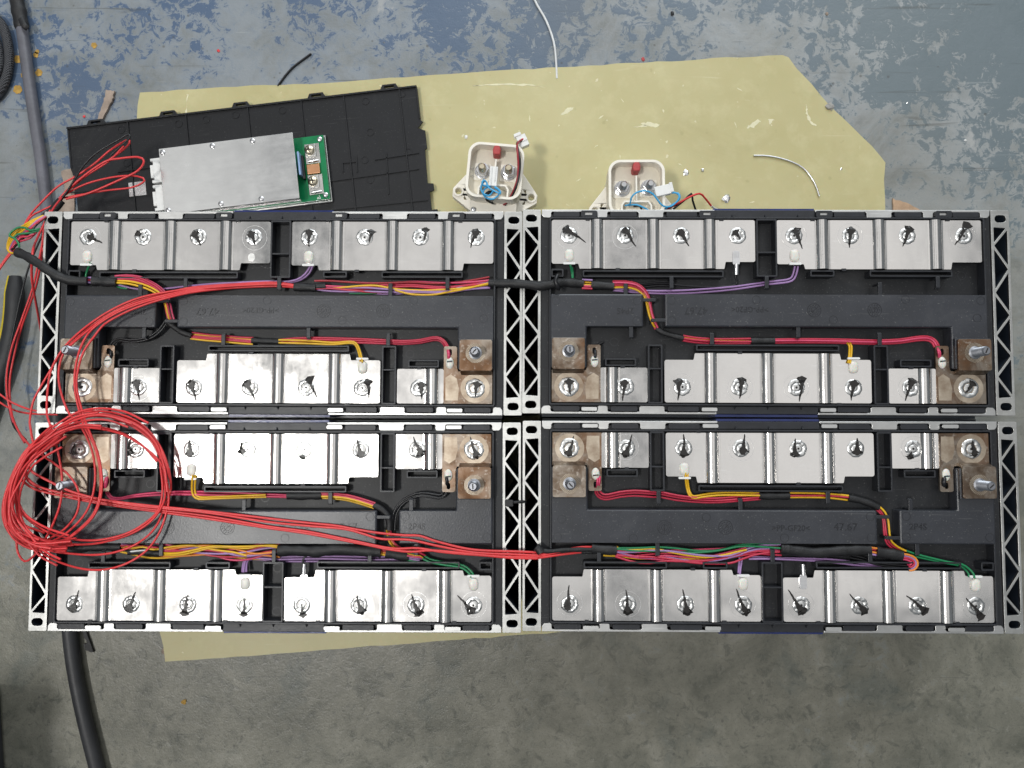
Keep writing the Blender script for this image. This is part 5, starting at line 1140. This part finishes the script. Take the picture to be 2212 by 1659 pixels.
def litter(name, mb, mat, label, cat, loc, rz=0, smooth=None, bevel=0, scale=.001, group=None):
    o = make(mb, name, mat, None, loc, rz, smooth, bevel, scale); return tag(o, label, cat, group)
def rough_poly(pts, seed, amp, n=6):
    r_ = random.Random(seed); out = []
    for i in range(len(pts)):
        a_, b_ = Vector(pts[i]), Vector(pts[(i + 1) % len(pts)])
        for k in range(n):
            p = a_.lerp(b_, k / n); out.append((p.x + r_.uniform(-amp, amp), p.y + r_.uniform(-amp, amp)))
    return out
def poly_at(pix, z, seed, amp=.0005, n=5):
    w_ = [D(x, y, z) for x, y in pix]; c = sum(w_, Vector()) / len(w_)
    return c, rough_poly([((p.x - c.x), (p.y - c.y)) for p in w_], seed, amp, n)
def card(name, pix, h, mat, label, cat, seed, z0=.0004, amp=.0005):
    c, pl = poly_at(pix, h, seed, amp)
    if sum(pl[i][0] * pl[(i + 1) % len(pl)][1] - pl[(i + 1) % len(pl)][0] * pl[i][1] for i in range(len(pl))) < 0: pl = pl[::-1]
    o = make(MB().prism(pl, z0, h), name, mat, None, (c.x, c.y, 0), scale=1.0); return tag(o, label, cat)
card('card_strip', [(229, 194), (246, 196), (243, 214), (230, 240), (214, 268), (208, 264), (219, 232), (224, 218)], .0030, 'paperboard', 'torn brown strip of card beside the black cover', 'card', 1)
card('card_scrap', [(1928, 429), (1965, 440), (2010, 470), (1930, 470)], .0022, 'cardboard', 'triangular scrap of brown cardboard by the sheet edge', 'card', 2)
card('card_scrap', [(132, 370), (163, 360), (160, 470), (120, 470), (140, 410)], .0016, 'paperboard', 'ragged brown card scrap sticking out under the black cover', 'card', 9)
card('plastic_strap', [(172, 1355), (182, 1355), (201, 1408), (195, 1410), (183, 1402), (180, 1392), (188, 1390)], .0030, 'tape', 'black plastic strap end poking out near the thick cable', 'strap', 3)
litter('white_wire', MB().tube(run([(1146, -20), (1160, 10), (1180, 45), (1196, 90), (1201, 130), (1203, 170)], .0012), .0010, 8), 'white_wire', 'thin white wire on the bare floor going under the yellow sheet', 'wire', (0, 0, 0), smooth=60, scale=1.0)
litter('black_wire', MB().tube(run([(672, 116), (650, 132), (632, 146), (615, 165), (600, 186)], .0012), .0009, 8), 'black', 'short black wire offcut on the blue floor above the sheet', 'wire', (0, 0, 0), smooth=60, scale=1.0)
litter('solder_wire', MB().tube(run([(1628, 336), (1660, 337), (1700, 346), (1735, 363), (1758, 392), (1770, 424)], SHZ + .0009), .0008, 8), 'solder', 'bent piece of silver solder wire on the yellow sheet', 'solder', (0, 0, 0), smooth=60, scale=1.0)
def crumb(name, px, py, z0, size, mat, label, cat, seed, group=None, flat=.5):
    r_ = random.Random(seed); bm = bmesh.new(); bmesh.ops.create_icosphere(bm, subdivisions=2, radius=1)
    mb = MB(); vs = []
    for v in bm.verts:
        k = 1 + .55 * noise.noise(v.co * 1.7 + Vector((seed * 3.1, 0, 0))); vs.append((v.co.x * k * size, v.co.y * k * size * r_.uniform(.75, 1), max(-.3, v.co.z * k) * size * flat))
    mb.add(vs, [[v.index for v in f.verts] for f in bm.faces]); bm.free()
    p = D(px, py, z0); o = make(mb, name, mat, None, (p.x, p.y, z0 + size * flat * .28 * .001), r_.uniform(0, 6)); return tag(o, label, cat, group)
crumb('solder_splash', 1568, 429, SHZ, 4.2, 'foil', 'bright solder splash on the sheet next to the module edge', 'solder', 1, flat=.35)
crumb('solder_splash', 1517, 368, SHZ, 1.7, 'foil', 'small round solder drop on the yellow sheet beside the splatter', 'solder', 2)
crumb('solder_splash', 1481, 373, SHZ, 2.8, 'foil', 'splattered silver solder flake lying by the contactor with blue leads', 'solder', 3, flat=.25)
crumb('solder_splash', 1817, 365, SHZ, 1.2, 'foil', 'tiny solder bead right of the bent solder wire on the sheet', 'solder', 4)
crumb('chip', 1793, 230, SHZ, 3.6, 'pebble', 'grey clod on the cut slanting edge of the sheet', 'debris', 5)
crumb('chip', 1007, 296, SHZ, 1.8, 'nylon', 'white plastic crumb on the sheet beside the black cover', 'debris', 6)
crumb('chip', 1452, 30, 0, 2.0, 'tape', 'black lump on the bare floor away from the sheet', 'debris', 7)
crumb('chip', 1389, 128, 0, 1.8, 'redcap', 'reddish crumb on the floor along the upper sheet edge', 'debris', 8)
crumb('red_crumb', 472, 110, 0, 1.4, 'red', 'red insulation crumb on the blue-stained floor', 'debris', 9)
crumb('red_crumb', 182, 252, 0, 1.3, 'red', 'red insulation crumb beside the torn card strip', 'debris', 10)
crumb('metal_crumb', 1958, 129 + 432 - 0, 0, 1.0, 'foil', 'shiny speck beside the end plate', 'debris', 11) if False else None
crumb('chip', 635, 1397, 0, 0.1, 'cardboard', 'x', 'debris', 12) if False else None
crumb('rust_flake', 355, 1400 + 6, 0, 2.6, 'paperboard', 'dark rusty flake at the lower sheet corner', 'debris', 13)
crumb('rust_flake', 398, 1516, 0, 2.2, 'ochre', 'orange brown chip on the bare concrete below the sheet', 'debris', 14)
crumb('chip', 1740, 290, 0, .8, 'nylon', 'x', 'debris', 15) if False else None
crumb('bright_speck', 1960, 222, 0, .9, 'foil', 'bright metal speck on the grey floor right of the sheet', 'debris', 16)
crumb('bright_speck', 2085, 303, 0, 1.0, 'nylon', 'white speck on the grey floor beyond the sheet, above the module', 'debris', 17)
crumb('brown_chip', 1786, 0 + 30, 0, 1.6, 'paperboard', 'brown chip on the grey floor above the slanting sheet edge', 'debris', 18)
# ochre paint drops dried on the floor
for i, (px, py, r_) in enumerate([(69, 184, 7), (84, 157, 8), (77, 118, 6), (38, 128, 9), (38, 193, 10), (80, 112, 5), (203, 98, 7), (51, 162, 7)]):
    c, pl = poly_at([(px + r_ * math.cos(a), py + r_ * math.sin(a)) for a in [k * .9 for k in range(7)]], .0003, 40 + i, .0005, 3)
    if sum(pl[j][0] * pl[(j + 1) % len(pl)][1] - pl[(j + 1) % len(pl)][0] * pl[j][1] for j in range(len(pl))) < 0: pl = pl[::-1]
    tag(make(MB().prism(pl, .0001, .0003), 'paint_drop', 'ochre', None, (c.x, c.y, 0), scale=1.0), 'dried ochre paint spot on the floor close along the grey cable' if i != 6 else 'lone ochre paint spot on the floor well clear of the grey cable', 'paint spot', 'ochre paint spots on the floor')
# pale delaminated scuffs in the sheet
SCF = [[(1660, 268), (1668, 264), (1672, 258), (1660, 259)], [(1385, 268), (1400, 264), (1425, 268), (1420, 274), (1400, 272)], [(1370, 274), (1395, 270), (1396, 272), (1372, 276)], [(1020, 186), (1060, 180), (1130, 182), (1180, 188), (1130, 185), (1060, 184)],
       [(404, 204), (406, 204), (404, 250), (401, 250)], [(1742, 225), (1744, 240), (1752, 262), (1764, 270), (1758, 272), (1746, 262), (1741, 240)], [(820, 184), (826, 184), (830, 190), (880, 188), (880, 191), (828, 193)], [(1210, 250), (1225, 235), (1240, 232), (1228, 245)], [(1620, 268), (1638, 258), (1642, 262), (1628, 275), (1612, 276)]]
fr_ = random.Random(12)
for k in range(26):                            # pale flakes knocked out of the surface
    fx, fy = fr_.uniform(950, 1880), fr_.uniform(180, 445)
    if fx > 1700 and fy < 330: continue
    a_, l_ = fr_.uniform(0, 3.1), fr_.uniform(2, 9); w_ = fr_.uniform(.8, 2.4)
    SCF.append([(fx + l_ * math.cos(a_), fy + l_ * math.sin(a_)), (fx - w_ * math.sin(a_), fy + w_ * math.cos(a_)), (fx - l_ * math.cos(a_), fy - l_ * math.sin(a_)), (fx + w_ * math.sin(a_), fy - w_ * math.cos(a_))])
for i, s_ in enumerate(SCF):
    c, pl = poly_at(s_, SHZ, 70 + i, .0008 if i < 9 else .0003, 5)
    if sum(pl[j][0] * pl[(j + 1) % len(pl)][1] - pl[(j + 1) % len(pl)][0] * pl[j][1] for j in range(len(pl))) < 0: pl = pl[::-1]
    make(MB().prism(pl, SHZ - .0002, SHZ + .00012), 'scuff', 'scuff', sheet, (c.x, c.y, 0), scale=1.0)
